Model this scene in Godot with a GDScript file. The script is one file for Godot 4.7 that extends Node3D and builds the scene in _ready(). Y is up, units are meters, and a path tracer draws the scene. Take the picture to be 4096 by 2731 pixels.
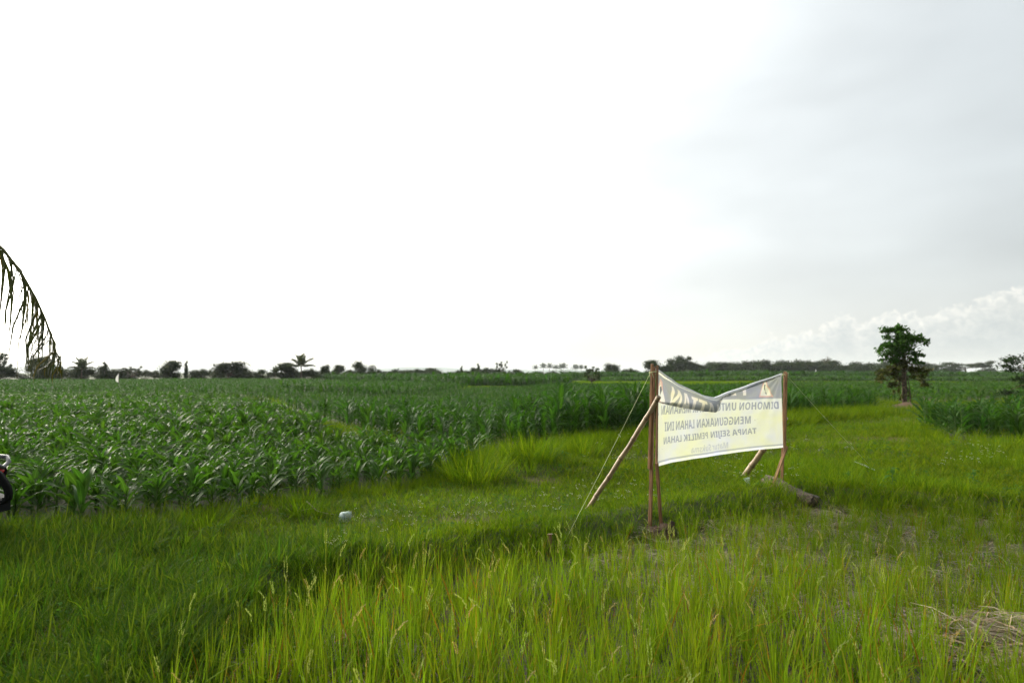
extends Node3D
# A grassy bank between a ratoon rice plot and young cornfields, with a sagging banner on timber laths.
# x is right, y is up, the view runs towards -z; the bank's top lies at y = 0. "d" below is the distance ahead (-z).

# ------------------------------------------------------------------ mesh builder
class MB:
	var v := PackedVector3Array()
	var n := PackedVector3Array()
	var uv := PackedVector2Array()
	var c := PackedColorArray()
	var ix := PackedInt32Array()

	func vert(p: Vector3, nn: Vector3, col := Color.WHITE, t := Vector2.ZERO) -> int:
		v.append(p); n.append(nn); c.append(col); uv.append(t)
		return v.size() - 1

	func tri(a: int, b: int, d: int) -> void:
		if (v[d] - v[a]).cross(v[b] - v[a]).dot(n[a] + n[b] + n[d]) >= 0.0:
			ix.append(a); ix.append(b); ix.append(d)
		else:
			ix.append(a); ix.append(d); ix.append(b)

	func quad(a: int, b: int, d: int, e: int) -> void:
		tri(a, b, d); tri(a, d, e)

	# a flat ribbon along pts, w wide at each of them
	func ribbon(pts: Array, w: Array, side: Vector3, col: Color) -> void:
		var pa := -1; var pb := -1
		for i in pts.size():
			var tg: Vector3 = (pts[mini(i + 1, pts.size() - 1)] - pts[maxi(i - 1, 0)]).normalized()
			var s := (side - tg * side.dot(tg)).normalized()
			var nn := s.cross(tg).normalized()
			var p: Vector3 = pts[i]
			var h: float = w[i] * 0.5
			var a := vert(p - s * h, nn, col, Vector2(0, float(i) / (pts.size() - 1)))
			var b := vert(p + s * h, nn, col, Vector2(1, float(i) / (pts.size() - 1)))
			if i:
				quad(pa, pb, b, a)
			pa = a; pb = b

	func tube(pts: Array, r: Array, sides: int, col: Color, caps := true) -> void:
		var ref := Vector3(0.31, 0.12, 0.94)
		var rings := []
		for i in pts.size():
			var tg: Vector3 = (pts[mini(i + 1, pts.size() - 1)] - pts[maxi(i - 1, 0)]).normalized()
			if absf(tg.dot(ref)) > 0.95:
				ref = Vector3(0.94, 0.3, 0.1)
			var a := (ref - tg * ref.dot(tg)).normalized()
			var b := tg.cross(a).normalized()
			ref = a
			var ring := []
			for k in sides:
				var an := TAU * k / sides
				var dn := a * cos(an) + b * sin(an)
				ring.append(vert(pts[i] + dn * float(r[i]), dn, col, Vector2(float(k) / sides, float(i) / pts.size())))
			if i:
				for k in sides:
					quad(rings[-1][k], rings[-1][(k + 1) % sides], ring[(k + 1) % sides], ring[k])
			rings.append(ring)
		if caps:
			for e in [0, pts.size() - 1]:
				var tg2: Vector3 = (pts[e] - pts[1 if e == 0 else e - 1]).normalized()
				var m := vert(pts[e], tg2, col)
				var rim := []
				for k in sides:
					rim.append(vert(v[rings[0 if e == 0 else -1][k]], tg2, col))
				for k in sides:
					tri(m, rim[k], rim[(k + 1) % sides])

	# a box with small chamfers
	func box(t: Transform3D, size: Vector3, col: Color, ch := 0.004) -> void:
		var h := size * 0.5
		var ax := [Vector3.RIGHT, Vector3.UP, Vector3.BACK]
		var corner := {}
		for f in 3:
			for s in [-1.0, 1.0]:
				var nn: Vector3 = ax[f] * s
				var u: Vector3 = ax[(f + 1) % 3]
				var w: Vector3 = ax[(f + 2) % 3]
				var hu: float = h[(f + 1) % 3] - ch
				var hw: float = h[(f + 2) % 3] - ch
				var q := []
				for k in [[-1, -1], [1, -1], [1, 1], [-1, 1]]:
					var p: Vector3 = nn * h[f] + u * hu * k[0] + w * hw * k[1]
					var id := vert(t * p, (t.basis * nn).normalized(), col)
					q.append(id)
					var key := Vector3i(signi(int(signf(p.x))), signi(int(signf(p.y))), signi(int(signf(p.z))))
					corner[[key, f]] = id
				quad(q[0], q[1], q[2], q[3])
		for f in 3:                      # the chamfered edges run along axis f
			var g := (f + 1) % 3
			var e := (f + 2) % 3
			for sg in [-1, 1]:
				for se in [-1, 1]:
					var k0 := Vector3i.ZERO
					k0[g] = sg; k0[e] = se
					var k1 := k0
					k0[f] = -1; k1[f] = 1
					quad(corner[[k0, g]], corner[[k1, g]], corner[[k1, e]], corner[[k0, e]])
		for sx in [-1, 1]:
			for sy in [-1, 1]:
				for sz in [-1, 1]:
					var k := Vector3i(sx, sy, sz)
					tri(corner[[k, 0]], corner[[k, 1]], corner[[k, 2]])

	func mesh(m: Material) -> ArrayMesh:
		var a := []
		a.resize(Mesh.ARRAY_MAX)
		a[Mesh.ARRAY_VERTEX] = v; a[Mesh.ARRAY_NORMAL] = n; a[Mesh.ARRAY_TEX_UV] = uv; a[Mesh.ARRAY_COLOR] = c; a[Mesh.ARRAY_INDEX] = ix
		var out := ArrayMesh.new()
		out.add_surface_from_arrays(Mesh.PRIMITIVE_TRIANGLES, a)
		out.surface_set_material(0, m)
		return out

var rng := RandomNumberGenerator.new()
var bump := FastNoiseLite.new()
var patch := FastNoiseLite.new()
var used := {}
var M := {}

# ------------------------------------------------------------------ node helpers
func numbered(called: String) -> String:
	used[called] = used.get(called, -1) + 1
	return called if used[called] == 0 else "%s_%03d" % [called, used[called]]

func tag(o: Node, label := "", category := "", group := "", kind := "") -> Node:
	if label: o.set_meta("label", label)
	if category: o.set_meta("category", category)
	if group: o.set_meta("group", group)
	if kind: o.set_meta("kind", kind)
	return o

func thing(called: String, at := Vector3.ZERO, turn := 0.0) -> Node3D:
	var o := Node3D.new()
	o.name = numbered(called)
	add_child(o)
	o.position = at
	o.rotation.y = turn
	return o

func part(called: String, m: Mesh, parent: Node, at := Transform3D.IDENTITY) -> MeshInstance3D:
	var o := MeshInstance3D.new()
	o.name = called
	o.mesh = m
	o.transform = at
	parent.add_child(o, true)
	return o

func solid(called: String, m: Mesh) -> MeshInstance3D:
	var o := MeshInstance3D.new()
	o.name = numbered(called)
	o.mesh = m
	add_child(o)
	return o

func spread(called: String, m: Mesh, places: Array, tints: Array, parent: Node) -> void:
	if places.is_empty():
		return
	var mm := MultiMesh.new()
	mm.transform_format = MultiMesh.TRANSFORM_3D
	mm.use_colors = true
	mm.mesh = m
	mm.instance_count = places.size()
	for i in places.size():
		mm.set_instance_transform(i, places[i])
		mm.set_instance_color(i, tints[i])
	var o := MultiMeshInstance3D.new()
	o.name = called
	o.multimesh = mm
	o.set_meta("kind", "stuff")
	parent.add_child(o, true)

func rf(a: float, b: float) -> float:
	return rng.randf_range(a, b)

func yaw(s: float, sy := 0.0) -> Basis:
	return Basis(Vector3.UP, rf(0, TAU)).scaled(Vector3(s, sy if sy > 0.0 else s, s))

func shift(col: Color, k: float) -> Color:     # a plant's own tone, a little off the usual one
	var b := 1.0 + rf(-k, k)
	return Color(col.r * b * (1.0 + rf(-k, k) * 0.5), col.g * b, col.b * b * (1.0 + rf(-k, k) * 0.5))

# ------------------------------------------------------------------ materials
func leafy(called: String, rough: float, back: Color, spec := 0.5) -> StandardMaterial3D:
	var m := StandardMaterial3D.new()
	m.resource_name = called
	m.vertex_color_use_as_albedo = true
	m.cull_mode = BaseMaterial3D.CULL_DISABLED
	m.roughness = rough
	m.metallic_specular = spec
	m.backlight_enabled = true
	m.backlight = back
	return m

func plain(called: String, lin: Color, rough: float, metal := 0.0) -> StandardMaterial3D:
	var m := StandardMaterial3D.new()
	m.resource_name = called
	m.albedo_color = lin.linear_to_srgb()
	m.roughness = rough
	m.metallic = metal
	m.cull_mode = BaseMaterial3D.CULL_DISABLED
	return m

func grain_tex(seed_: int, freq: float, lo: Color, mid: Color, hi: Color, oct := 5, size := 256) -> NoiseTexture2D:
	var f := FastNoiseLite.new()
	f.seed = seed_
	f.frequency = freq
	f.fractal_octaves = oct
	var g := Gradient.new()
	g.offsets = PackedFloat32Array([0.2, 0.5, 0.8])
	g.colors = PackedColorArray([lo.linear_to_srgb(), mid.linear_to_srgb(), hi.linear_to_srgb()])
	var t := NoiseTexture2D.new()
	t.width = size; t.height = size
	t.seamless = true
	t.noise = f
	t.color_ramp = g
	return t

func grained(called: String, tex: Texture2D, scale3: Vector3, rough: float, tint := false, in_world := false, relief := 0.0) -> StandardMaterial3D:
	var m := StandardMaterial3D.new()
	m.resource_name = called
	m.albedo_texture = tex
	m.uv1_triplanar = true
	m.uv1_world_triplanar = in_world
	m.uv1_scale = scale3
	m.roughness = rough
	m.vertex_color_use_as_albedo = tint
	m.cull_mode = BaseMaterial3D.CULL_DISABLED
	if relief > 0.0:
		m.heightmap_enabled = true
		m.heightmap_texture = tex
		m.heightmap_scale = relief
	return m

func make_materials() -> void:
	M.grass = leafy("grass blade", 0.65, Color(0.95, 1.0, 0.5).linear_to_srgb(), 0.12)
	M.rice = leafy("rice blade", 0.65, Color(0.95, 1.0, 0.45).linear_to_srgb(), 0.14)
	M.straw = leafy("dry straw", 0.7, Color(0.2, 0.2, 0.2).linear_to_srgb(), 0.4)
	M.tree_leaf = leafy("tree leaf", 0.6, Color(0.3, 0.34, 0.14).linear_to_srgb(), 0.2)
	M.palm_leaf = leafy("palm leaflet", 0.5, Color(0.35, 0.35, 0.15).linear_to_srgb(), 0.35)
	# corn: long veins and a pale midrib along the leaf
	var im := Image.create(64, 64, false, Image.FORMAT_RGB8)
	for x in 64:
		var u := absf(x + 0.5 - 32.0) / 32.0
		var vein := 0.9 + 0.1 * sin(x * 2.1) + 0.06 * sin(x * 5.3 + 1.0)
		for y in 64:
			var k := vein * (1.0 + 0.10 * bump.get_noise_2d(x * 9.0, y * 2.5))
			var col := Color(0.84 * k, 0.86 * k, 0.84 * k)
			if u < 0.085:
				col = Color(1.0, 1.0, 0.95)
			im.set_pixel(x, y, col)
	M.corn = leafy("corn leaf", 0.46, Color(0.8, 1.0, 0.34).linear_to_srgb(), 0.17)
	M.corn.albedo_texture = ImageTexture.create_from_image(im)
	M.stalk = leafy("corn stalk", 0.5, Color(0.1, 0.12, 0.05).linear_to_srgb(), 0.4)
	var wood := grain_tex(3, 0.02, Color(0.10, 0.045, 0.018), Color(0.22, 0.105, 0.042), Color(0.33, 0.17, 0.075))
	M.lath = grained("sawn timber", wood, Vector3(9, 0.7, 9), 0.65, true, false, 0.15)
	var bam := grain_tex(5, 0.015, Color(0.13, 0.085, 0.045), Color(0.22, 0.155, 0.085), Color(0.29, 0.22, 0.13))
	M.bamboo = grained("dry bamboo", bam, Vector3(5, 0.9, 5), 0.5, true, false, 0.08)
	var bark := grain_tex(8, 0.03, Color(0.035, 0.025, 0.018), Color(0.10, 0.075, 0.05), Color(0.26, 0.21, 0.15))
	M.log = grained("flaking bark", bark, Vector3(5, 5, 5), 0.85, true, false, 2.2)
	M.bark = grained("tree bark", bark, Vector3(2, 1, 2), 0.85, true, false, 1.0)
	var earth := grain_tex(12, 0.035, Color(0.45, 0.45, 0.45), Color(0.8, 0.8, 0.8), Color(1.0, 1.0, 1.0), 6, 512)
	M.ground = grained("soil and thatch", earth, Vector3(1.3, 1.3, 1.3), 0.95, true, true, 3.0)
	M.soil = grained("crumbled soil", earth, Vector3(6, 6, 6), 0.95, true, false, 3.0)
	M.hill = plain("wooded hillside", Color(0.05, 0.085, 0.05), 0.95)
	M.black = plain("black plastic", Color(0.008, 0.008, 0.009), 0.6)
	M.rubber = plain("rubber", Color(0.012, 0.012, 0.012), 0.8)
	M.strap = plain("black webbing", Color(0.006, 0.006, 0.006), 0.85)
	for k in ["black", "rubber", "strap"]:
		M[k].metallic_specular = 0.2
	M.rail = plain("grey painted tube", Color(0.06, 0.06, 0.065), 0.35)
	M.steel = plain("dull steel", Color(0.35, 0.35, 0.36), 0.4, 0.9)
	M.paint = plain("dark body paint", Color(0.02, 0.02, 0.024), 0.2)
	M.red_lens = plain("red lamp lens", Color(0.55, 0.03, 0.04), 0.15)
	M.clear_lens = plain("grey lamp lens", Color(0.2, 0.21, 0.23), 0.12)
	M.cord = plain("twine", Color(0.45, 0.48, 0.24), 0.8)
	M.bag = plain("crumpled thin plastic", Color(0.33, 0.42, 0.405), 0.35)
	M.bag.backlight_enabled = true
	M.bag.backlight = Color(0.6, 0.65, 0.62).linear_to_srgb()
	M.white = plain("white painted surface", Color(0.75, 0.75, 0.72), 0.6)
	M.white_cloth = plain("white sheet", Color(0.7, 0.69, 0.64), 0.8)
	M.white_cloth.backlight_enabled = true
	M.white_cloth.backlight = Color(0.5, 0.5, 0.45).linear_to_srgb()
	M.cup = StandardMaterial3D.new()
	M.cup.resource_name = "thin clear plastic"
	M.cup.albedo_color = Color(0.85, 0.9, 0.9, 0.4)
	M.cup.transparency = BaseMaterial3D.TRANSPARENCY_ALPHA
	M.cup.roughness = 0.2
	M.cup.cull_mode = BaseMaterial3D.CULL_DISABLED
	M.dark = plain("weathered dark post", Color(0.03, 0.028, 0.025), 0.8)

# ------------------------------------------------------------------ the lie of the land
var RICE := PackedVector2Array([Vector2(-1.75, -3), Vector2(-1.75, 3.2), Vector2(-1.85, 3.9), Vector2(-1.65, 4.8), Vector2(-1.1, 5.3), Vector2(0.35, 5.95), Vector2(1.46, 6.72), Vector2(3.1, 7.7), Vector2(3.95, 8.2), Vector2(5.0, 7.85), Vector2(5.9, 7.4), Vector2(8, 7.0), Vector2(16, 6.5), Vector2(16, -3)])
# outline (x, d), crop height in metres, older plants, spacing, tone, label
var FIELDS := [
	{"p": PackedVector2Array([Vector2(-26, 6.2), Vector2(-5.47, 6.6), Vector2(-3.72, 6.8), Vector2(-2.63, 7.84), Vector2(-1.6, 8.7), Vector2(-0.75, 10.2), Vector2(-0.6, 11.5), Vector2(-2.6, 12.6), Vector2(-4.1, 13.8), Vector2(-7.6, 20.5), Vector2(-13.1, 30.2), Vector2(-15.8, 33.5), Vector2(-19.4, 35.5), Vector2(-60, 37)]), "h": 0.46, "old": false, "sx": 0.28, "sd": 0.21, "name": "young corn crop standing knee-high between the grass bank and the earth path"},
	{"p": PackedVector2Array([Vector2(-0.55, 11.7), Vector2(1.4, 13.9), Vector2(3.62, 16.4), Vector2(9.57, 21.2), Vector2(14.94, 25.0), Vector2(16.5, 28), Vector2(17.5, 31), Vector2(24, 58), Vector2(-4, 63), Vector2(-6.5, 38), Vector2(-9, 36.5), Vector2(-12.0, 30.8), Vector2(-6.3, 20.4), Vector2(-2.9, 13.8)]), "h": 1.0, "old": true, "sx": 0.38, "sd": 0.30, "name": "waist-high dark corn crop directly behind the banner"},
	{"p": PackedVector2Array([Vector2(10.3, 14.4), Vector2(11.4, 13.9), Vector2(22, 13.2), Vector2(25, 19.5), Vector2(14, 18.6), Vector2(11.6, 17.5)]), "h": 0.72, "old": true, "sx": 0.36, "sd": 0.28, "name": "corn crop beyond the brown dug strip, nearer than the lone tree"},
	{"p": PackedVector2Array([Vector2(-90, 38.5), Vector2(-19.4, 36.6), Vector2(-14.8, 34.2), Vector2(-18.5, 45), Vector2(-27, 74), Vector2(-34, 106), Vector2(-100, 106), Vector2(-90, 74)]), "h": 0.48, "old": true, "sx": 0.45, "sd": 0.36, "name": "corn crop rolling up to the silhouetted trees and palms"},
	{"p": PackedVector2Array([Vector2(-17.8, 45.5), Vector2(-13, 41), Vector2(-8.6, 38.3), Vector2(-6.3, 40), Vector2(-4.4, 63), Vector2(-16.7, 75), Vector2(-26, 74)]), "h": 0.66, "old": true, "sx": 0.45, "sd": 0.38, "name": "corn block with a dark shaded front edge beyond the earth path"},
	{"p": PackedVector2Array([Vector2(-12.7, 31.0), Vector2(-9.4, 36.7), Vector2(-8.9, 37.8), Vector2(-13.2, 40.4), Vector2(-17.7, 44.9), Vector2(-15.2, 35.0)]), "h": 0.42, "old": true, "sx": 0.40, "sd": 0.32, "name": "small corn patch filling the far end of the earth path"},
	{"p": PackedVector2Array([Vector2(-17, 77), Vector2(3, 66), Vector2(7, 70), Vector2(8, 100), Vector2(-34, 108)]), "h": 1.2, "old": true, "sx": 0.8, "sd": 0.7, "name": "tall corn block below the pale hills"},
	{"p": PackedVector2Array([Vector2(19.5, 31), Vector2(23, 31.5), Vector2(34, 39), Vector2(60, 56), Vector2(95, 76), Vector2(30, 75), Vector2(24.6, 58)]), "h": 0.5, "old": false, "sx": 0.75, "sd": 0.6, "name": "low corn crop spreading out behind the lone tree"},
	{"p": PackedVector2Array([Vector2(12, 108), Vector2(150, 108), Vector2(150, 124), Vector2(14, 124)]), "h": 0.8, "old": false, "sx": 1.2, "sd": 1.0, "name": "low band of corn beyond the pale grass strip"},
	{"p": PackedVector2Array([Vector2(10, 130), Vector2(170, 130), Vector2(190, 165), Vector2(16, 165)]), "h": 1.5, "old": true, "sx": 1.3, "sd": 1.2, "name": "farthest band of tall corn in front of the dark treeline"},
]

func inside_by(poly: PackedVector2Array, p: Vector2) -> float:   # metres inside the outline, negative outside
	var best := 1e9
	for i in poly.size():
		best = minf(best, p.distance_squared_to(Geometry2D.get_closest_point_to_segment(p, poly[i], poly[(i + 1) % poly.size()])))
	return sqrt(best) * (1.0 if Geometry2D.is_point_in_polygon(p, poly) else -1.0)

func lift(x: float, d: float) -> float:
	var h := 0.05 * bump.get_noise_2d(x * 28.0, d * 28.0) + 0.10 * bump.get_noise_2d(x * 5.0, d * 5.0)
	var far := smoothstep(20.0, 60.0, d)
	h = h * (1.0 - 0.3 * far) + far * 0.15 * bump.get_noise_2d(x * 0.9, d * 0.9)
	if d < 14.0 and d > -4.0 and x > -3.5:
		var k := inside_by(RICE, Vector2(x, d))
		var drop := smoothstep(-0.30, 0.40, k + 0.14 * bump.get_noise_2d(x * 45.0, d * 45.0))
		h = lerpf(h, -0.14 + 0.025 * bump.get_noise_2d(x * 60.0, d * 60.0), drop)
		h += 0.05 * exp(-pow((k + 0.25) / 0.25, 2.0))                                   # the lip of the bank
	# the mound under the tall grass, and the foot of the lone tree
	h += 0.20 * exp(-(pow((x - 0.2) / 1.3, 2.0) + pow((d - 10.1) / 0.9, 2.0)))
	h += 0.14 * exp(-(pow((x - 2.6) / 1.6, 2.0) + pow((d - 12.6) / 0.9, 2.0)))
	h += 0.16 * exp(-(pow((x - 18.2) / 0.9, 2.0) + pow((d - 28.3) / 0.8, 2.0)))
	return h

func on(x: float, d: float, up := 0.0) -> Vector3:
	return Vector3(x, lift(x, d) + up, -d)

func field_at(p: Vector2) -> int:
	for i in FIELDS.size():
		if Geometry2D.is_point_in_polygon(p, FIELDS[i].p):
			return i
	return -1

func clear(x: float, d: float) -> bool:      # trodden or overlaid spots where nothing tall grows
	for s in [[1.52, 6.42, 0.20], [1.6, 6.2, 0.12], [3.86, 7.66, 0.24], [3.72, 8.10, 0.18], [3.98, 7.95, 0.20], [3.62, 8.45, 0.16], [3.9, 7.45, 0.15], [0.37, 5.62, 0.10], [0.40, 5.45, 0.10], [-1.82, 6.66, 0.14], [3.3, 8.5, 0.10], [5.58, 9.55, 0.14]]:
		if Vector2(x - s[0], d - s[1]).length() < s[2]:
			return true
	return false

func bare(x: float, d: float) -> float:       # where the turf is worn or dug to brown
	var k := 0.0
	for s in [[-4.1, 6.45, 0.9, 0.25], [-1.35, 5.75, 0.45, 0.18], [-0.5, 6.6, 0.5, 0.2], [0.45, 9.0, 0.35, 0.15], [9.2, 14.6, 1.5, 0.8], [10.2, 13.6, 2.0, 0.35], [14, 13.1, 3.0, 0.25], [18.2, 28.0, 1.0, 0.6], [7.0, 13.6, 1.2, 0.5], [-2.9, 7.3, 0.5, 0.2]]:
		k = maxf(k, exp(-(pow((x - s[0]) / s[2], 2.0) + pow((d - s[1]) / s[3], 2.0))))
	return clampf(k * 1.5 * (0.75 + 0.9 * patch.get_noise_2d(x * 40.0, d * 40.0)), 0.0, 1.0)

func make_ground() -> void:
	var mb := MB.new()
	var radii := [0.0, 0.7, 1.4]
	var r := 2.0
	while r < 8000.0:
		radii.append(r)
		r *= 1.0125 if r < 14.0 else (1.035 if r < 130.0 else 1.12)
	var angles := []
	var a := -180.0
	while a < 179.9:
		angles.append(deg_to_rad(a))
		a += 0.7 if absf(a + 0.35) < 56.0 else 8.0
	var na := angles.size()
	for ri in radii.size():
		for an in angles:
			var x: float = radii[ri] * sin(an)
			var d: float = radii[ri] * cos(an)
			var col := Color(0.055, 0.085, 0.022)
			var y := 0.0
			if radii[ri] < 220.0:
				y = lift(x, d)
				var q := Vector2(x, d)
				var nz := patch.get_noise_2d(x * 14.0, d * 14.0) * 0.5 + 0.5
				var f := field_at(q) if absf(an) < 1.2 else -1
				if f >= 0:
					col = Color(0.06, 0.045, 0.028).lerp(Color(0.035, 0.05, 0.016), nz)
				elif y < -0.08 and d < 14.0 and inside_by(RICE, q) > 0.1:
					col = Color(0.055, 0.042, 0.028).lerp(Color(0.13, 0.105, 0.065), nz * nz)
				else:
					col = Color(0.045, 0.065, 0.018).lerp(Color(0.085, 0.085, 0.03), nz)
					col = col.lerp(Color(0.13, 0.075, 0.042), bare(x, d))
			mb.vert(Vector3(x, y, -d), Vector3.UP, col)
	for ri in radii.size() - 1:
		for k in na:
			var k2 := (k + 1) % na
			mb.quad(ri * na + k, ri * na + k2, (ri + 1) * na + k2, (ri + 1) * na + k)
	# smooth normals from the neighbours
	for ri in range(1, radii.size() - 1):
		for k in na:
			var e: Vector3 = mb.v[(ri + 1) * na + k] - mb.v[(ri - 1) * na + k]
			var s: Vector3 = mb.v[ri * na + (k + 1) % na] - mb.v[ri * na + (k + na - 1) % na]
			var nn := s.cross(e).normalized()
			mb.n[ri * na + k] = nn if nn.y > 0.0 else -nn
	var g := solid("ground", mb.mesh(M.ground))
	tag(g, "grassy bank, muddy rice plot and field soil running out to the horizon", "ground", "", "structure")

func make_hills() -> void:
	# two low ranges, kilometres away
	for rg in [[6000.0, [[-2800, 0], [-1640, 14], [-1340, 40], [-1020, 56], [-650, 50], [-360, 37], [0, 24], [550, 12], [1300, 0]], 1300.0], [5000.0, [[-900, 0], [-700, 22], [-540, 36], [-350, 28], [-110, 31], [170, 24], [440, 27], [780, 16], [1180, 12], [1700, 0]], 900.0]]:
		var mb := MB.new()
		var prof: Array = rg[1]
		var rows := 9
		var cols := 120
		var x0: float = prof[0][0]
		var x1: float = prof[-1][0]
		for i in cols + 1:
			var x := lerpf(x0, x1, float(i) / cols)
			var h := 0.0
			for k in prof.size() - 1:
				if x >= prof[k][0] and x <= prof[k + 1][0]:
					var t: float = (x - prof[k][0]) / (prof[k + 1][0] - prof[k][0])
					h = lerpf(prof[k][1], prof[k + 1][1], t * t * (3 - 2 * t))
			for j in rows + 1:
				var w := float(j) / rows
				var hh := h * sin(PI * w) * (1.0 + 0.12 * bump.get_noise_2d(x * 0.6, w * 90.0)) - 1.0
				mb.vert(Vector3(x, hh, -(rg[0] + (w - 0.5) * rg[2])), Vector3.UP, Color.WHITE)
		for i in cols:
			for j in rows:
				var q := i * (rows + 1) + j
				mb.quad(q, q + 1, q + rows + 2, q + rows + 1)
		for i in range(1, cols):
			for j in range(1, rows):
				var q := i * (rows + 1) + j
				var nn := (mb.v[q + rows + 1] - mb.v[q - rows - 1]).cross(mb.v[q + 1] - mb.v[q - 1]).normalized()
				mb.n[q] = nn if nn.y > 0 else -nn
		tag(solid("hills", mb.mesh(M.hill)), "pale hazy range of low hills on the horizon" if rg[2] > 1000 else "nearer ridge of the hazy hills on the horizon", "hills", "", "structure")

# ------------------------------------------------------------------ sky
func make_sky(sun_dir: Vector3) -> Image:
	var w := 1024
	var h := 512
	var data := PackedFloat32Array()
	data.resize(w * h * 3)
	var streak := FastNoiseLite.new()
	streak.seed = 21
	streak.frequency = 1.0
	streak.fractal_octaves = 4
	for y in h:
		var el := PI * 0.5 - PI * (y + 0.5) / h
		for x in w:
			var az := wrapf(TAU * (x + 0.5) / w, -PI, PI)     # the first column looks along -z
			var c := sky_at(az, maxf(el, 0.0), sun_dir, streak)
			var o := (y * w + x) * 3
			data[o] = c.r; data[o + 1] = c.g; data[o + 2] = c.b
	var im := Image.create_from_data(w, h, false, Image.FORMAT_RGBF, data.to_byte_array())
	im.resize(4096, 2048, Image.INTERPOLATE_CUBIC)
	# the bank of cumulus low on the right, drawn at full resolution
	var puff := FastNoiseLite.new()
	puff.seed = 4
	puff.frequency = 1.0
	puff.fractal_octaves = 5
	puff.fractal_gain = 0.52
	var billow := FastNoiseLite.new()
	billow.seed = 9
	billow.noise_type = FastNoiseLite.TYPE_CELLULAR
	billow.cellular_return_type = FastNoiseLite.RETURN_DISTANCE
	billow.frequency = 1.0
	var tops := [[8, -1.2], [14, 0.6], [20, 2.0], [24, 3.0], [26.5, 3.6], [28.6, 4.9], [29.8, 4.0], [32.0, 4.9], [34.3, 4.5], [37, 5.1], [39.4, 6.3], [41, 5.7], [46, 6.6], [55, 5.4], [68, 4.4], [84, 2.0], [95, -1.0]]
	for x in 4096:
		var azd := wrapf(360.0 * (x + 0.5) / 4096.0, -180.0, 180.0)
		if azd < 9.0 or azd > 94.0:
			continue
		var top := 0.0
		for k in tops.size() - 1:
			if azd >= tops[k][0] and azd < tops[k + 1][0]:
				var t: float = (azd - tops[k][0]) / (tops[k + 1][0] - tops[k][0])
				top = lerpf(tops[k][1], tops[k + 1][1], t * t * (3 - 2 * t))
		for y in range(900, 1024):
			var eld := 90.0 - 180.0 * (y + 0.5) / 2048.0
			if eld < 0.0 or eld > top + 2.0:
				continue
			var wx := azd + 0.5 * puff.get_noise_2d(azd * 0.9, eld * 0.9)
			var wy := eld + 0.5 * puff.get_noise_2d(azd * 0.9 + 40.0, eld * 0.9)
			var lump := 0.9 * (0.5 - clampf(billow.get_noise_2d(wx * 0.55, wy * 0.7) + 1.0, 0.0, 1.0)) + 0.7 * puff.get_noise_2d(wx * 0.8, wy * 1.1) + 0.35 * (0.5 - clampf(billow.get_noise_2d(wx * 1.6 + 7.0, wy * 1.9) + 1.0, 0.0, 1.0))
			var depth := top + lump - eld                      # degrees below the cloud's edge
			var cover := smoothstep(-0.05, 0.28, depth)
			if cover <= 0.0:
				continue
			cover *= smoothstep(9.0, 20.0, azd) * (1.0 - smoothstep(70.0, 94.0, azd)) * 0.92
			var lit := exp(-maxf(depth, 0.0) / 1.3) * (0.95 + 0.9 * puff.get_noise_2d(wx * 1.5 - 0.35, wy * 1.7 + 0.3))
			var was := im.get_pixel(x, y)
			var bright := Color(0.99, 0.985, 0.92) * (0.85 + 0.15 * was.g / 0.7)
			var grey := Color(0.60, 0.645, 0.64) * (0.4 + 0.6 * was.g / 0.7)
			var cc := grey.lerp(bright, clampf(lit + 0.25 * puff.get_noise_2d(wx * 0.7 + 9.0, wy * 0.9), 0.0, 1.1))
			cover *= smoothstep(0.0, 2.6, eld) * 0.75 + 0.25
			im.set_pixel(x, y, was.lerp(cc, cover))
	return im

func sky_at(az: float, el: float, sun_dir: Vector3, streak: FastNoiseLite) -> Color:
	var dir := Vector3(sin(az) * cos(el), sin(el), -cos(az) * cos(el))
	var a := rad_to_deg(acos(clampf(dir.dot(sun_dir), -1.0, 1.0)))
	var base := Color(0.475, 0.535, 0.575).lerp(Color(0.54, 0.595, 0.59), exp(-rad_to_deg(el) / 9.0))
	var s := streak.get_noise_3d(dir.x * 1.6, dir.y * 4.5, dir.z * 1.6)
	var s2 := streak.get_noise_3d(dir.x * 4.0 + 5.0, dir.y * 13.0, dir.z * 4.0)
	base = base * (1.0 + 0.13 * s + 0.06 * s2)
	var wide := (1.05 * exp(-pow(a / 66.0, 2.0)) + 3.2 * exp(-pow(a / 33.0, 2.0))) * (1.0 + 0.3 * s)
	var core := 29.0 * exp(-pow(a / 17.0, 2.0))
	var warm := Color(1.0, 0.985, 0.95).lerp(Color(1.0, 0.94, 0.80), exp(-rad_to_deg(el) / 7.0))
	var c := Color(base.r + warm.r * wide + core, base.g + warm.g * wide + 0.95 * core, base.b + warm.b * wide + 0.84 * core)
	# the air just over the horizon dims the glare
	var low := exp(-rad_to_deg(el) / 3.0)
	return c.lerp(Color(1.07, 1.0, 0.85) * minf(1.06, (c.g + 0.4) * 0.66), 0.85 * low)

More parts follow.
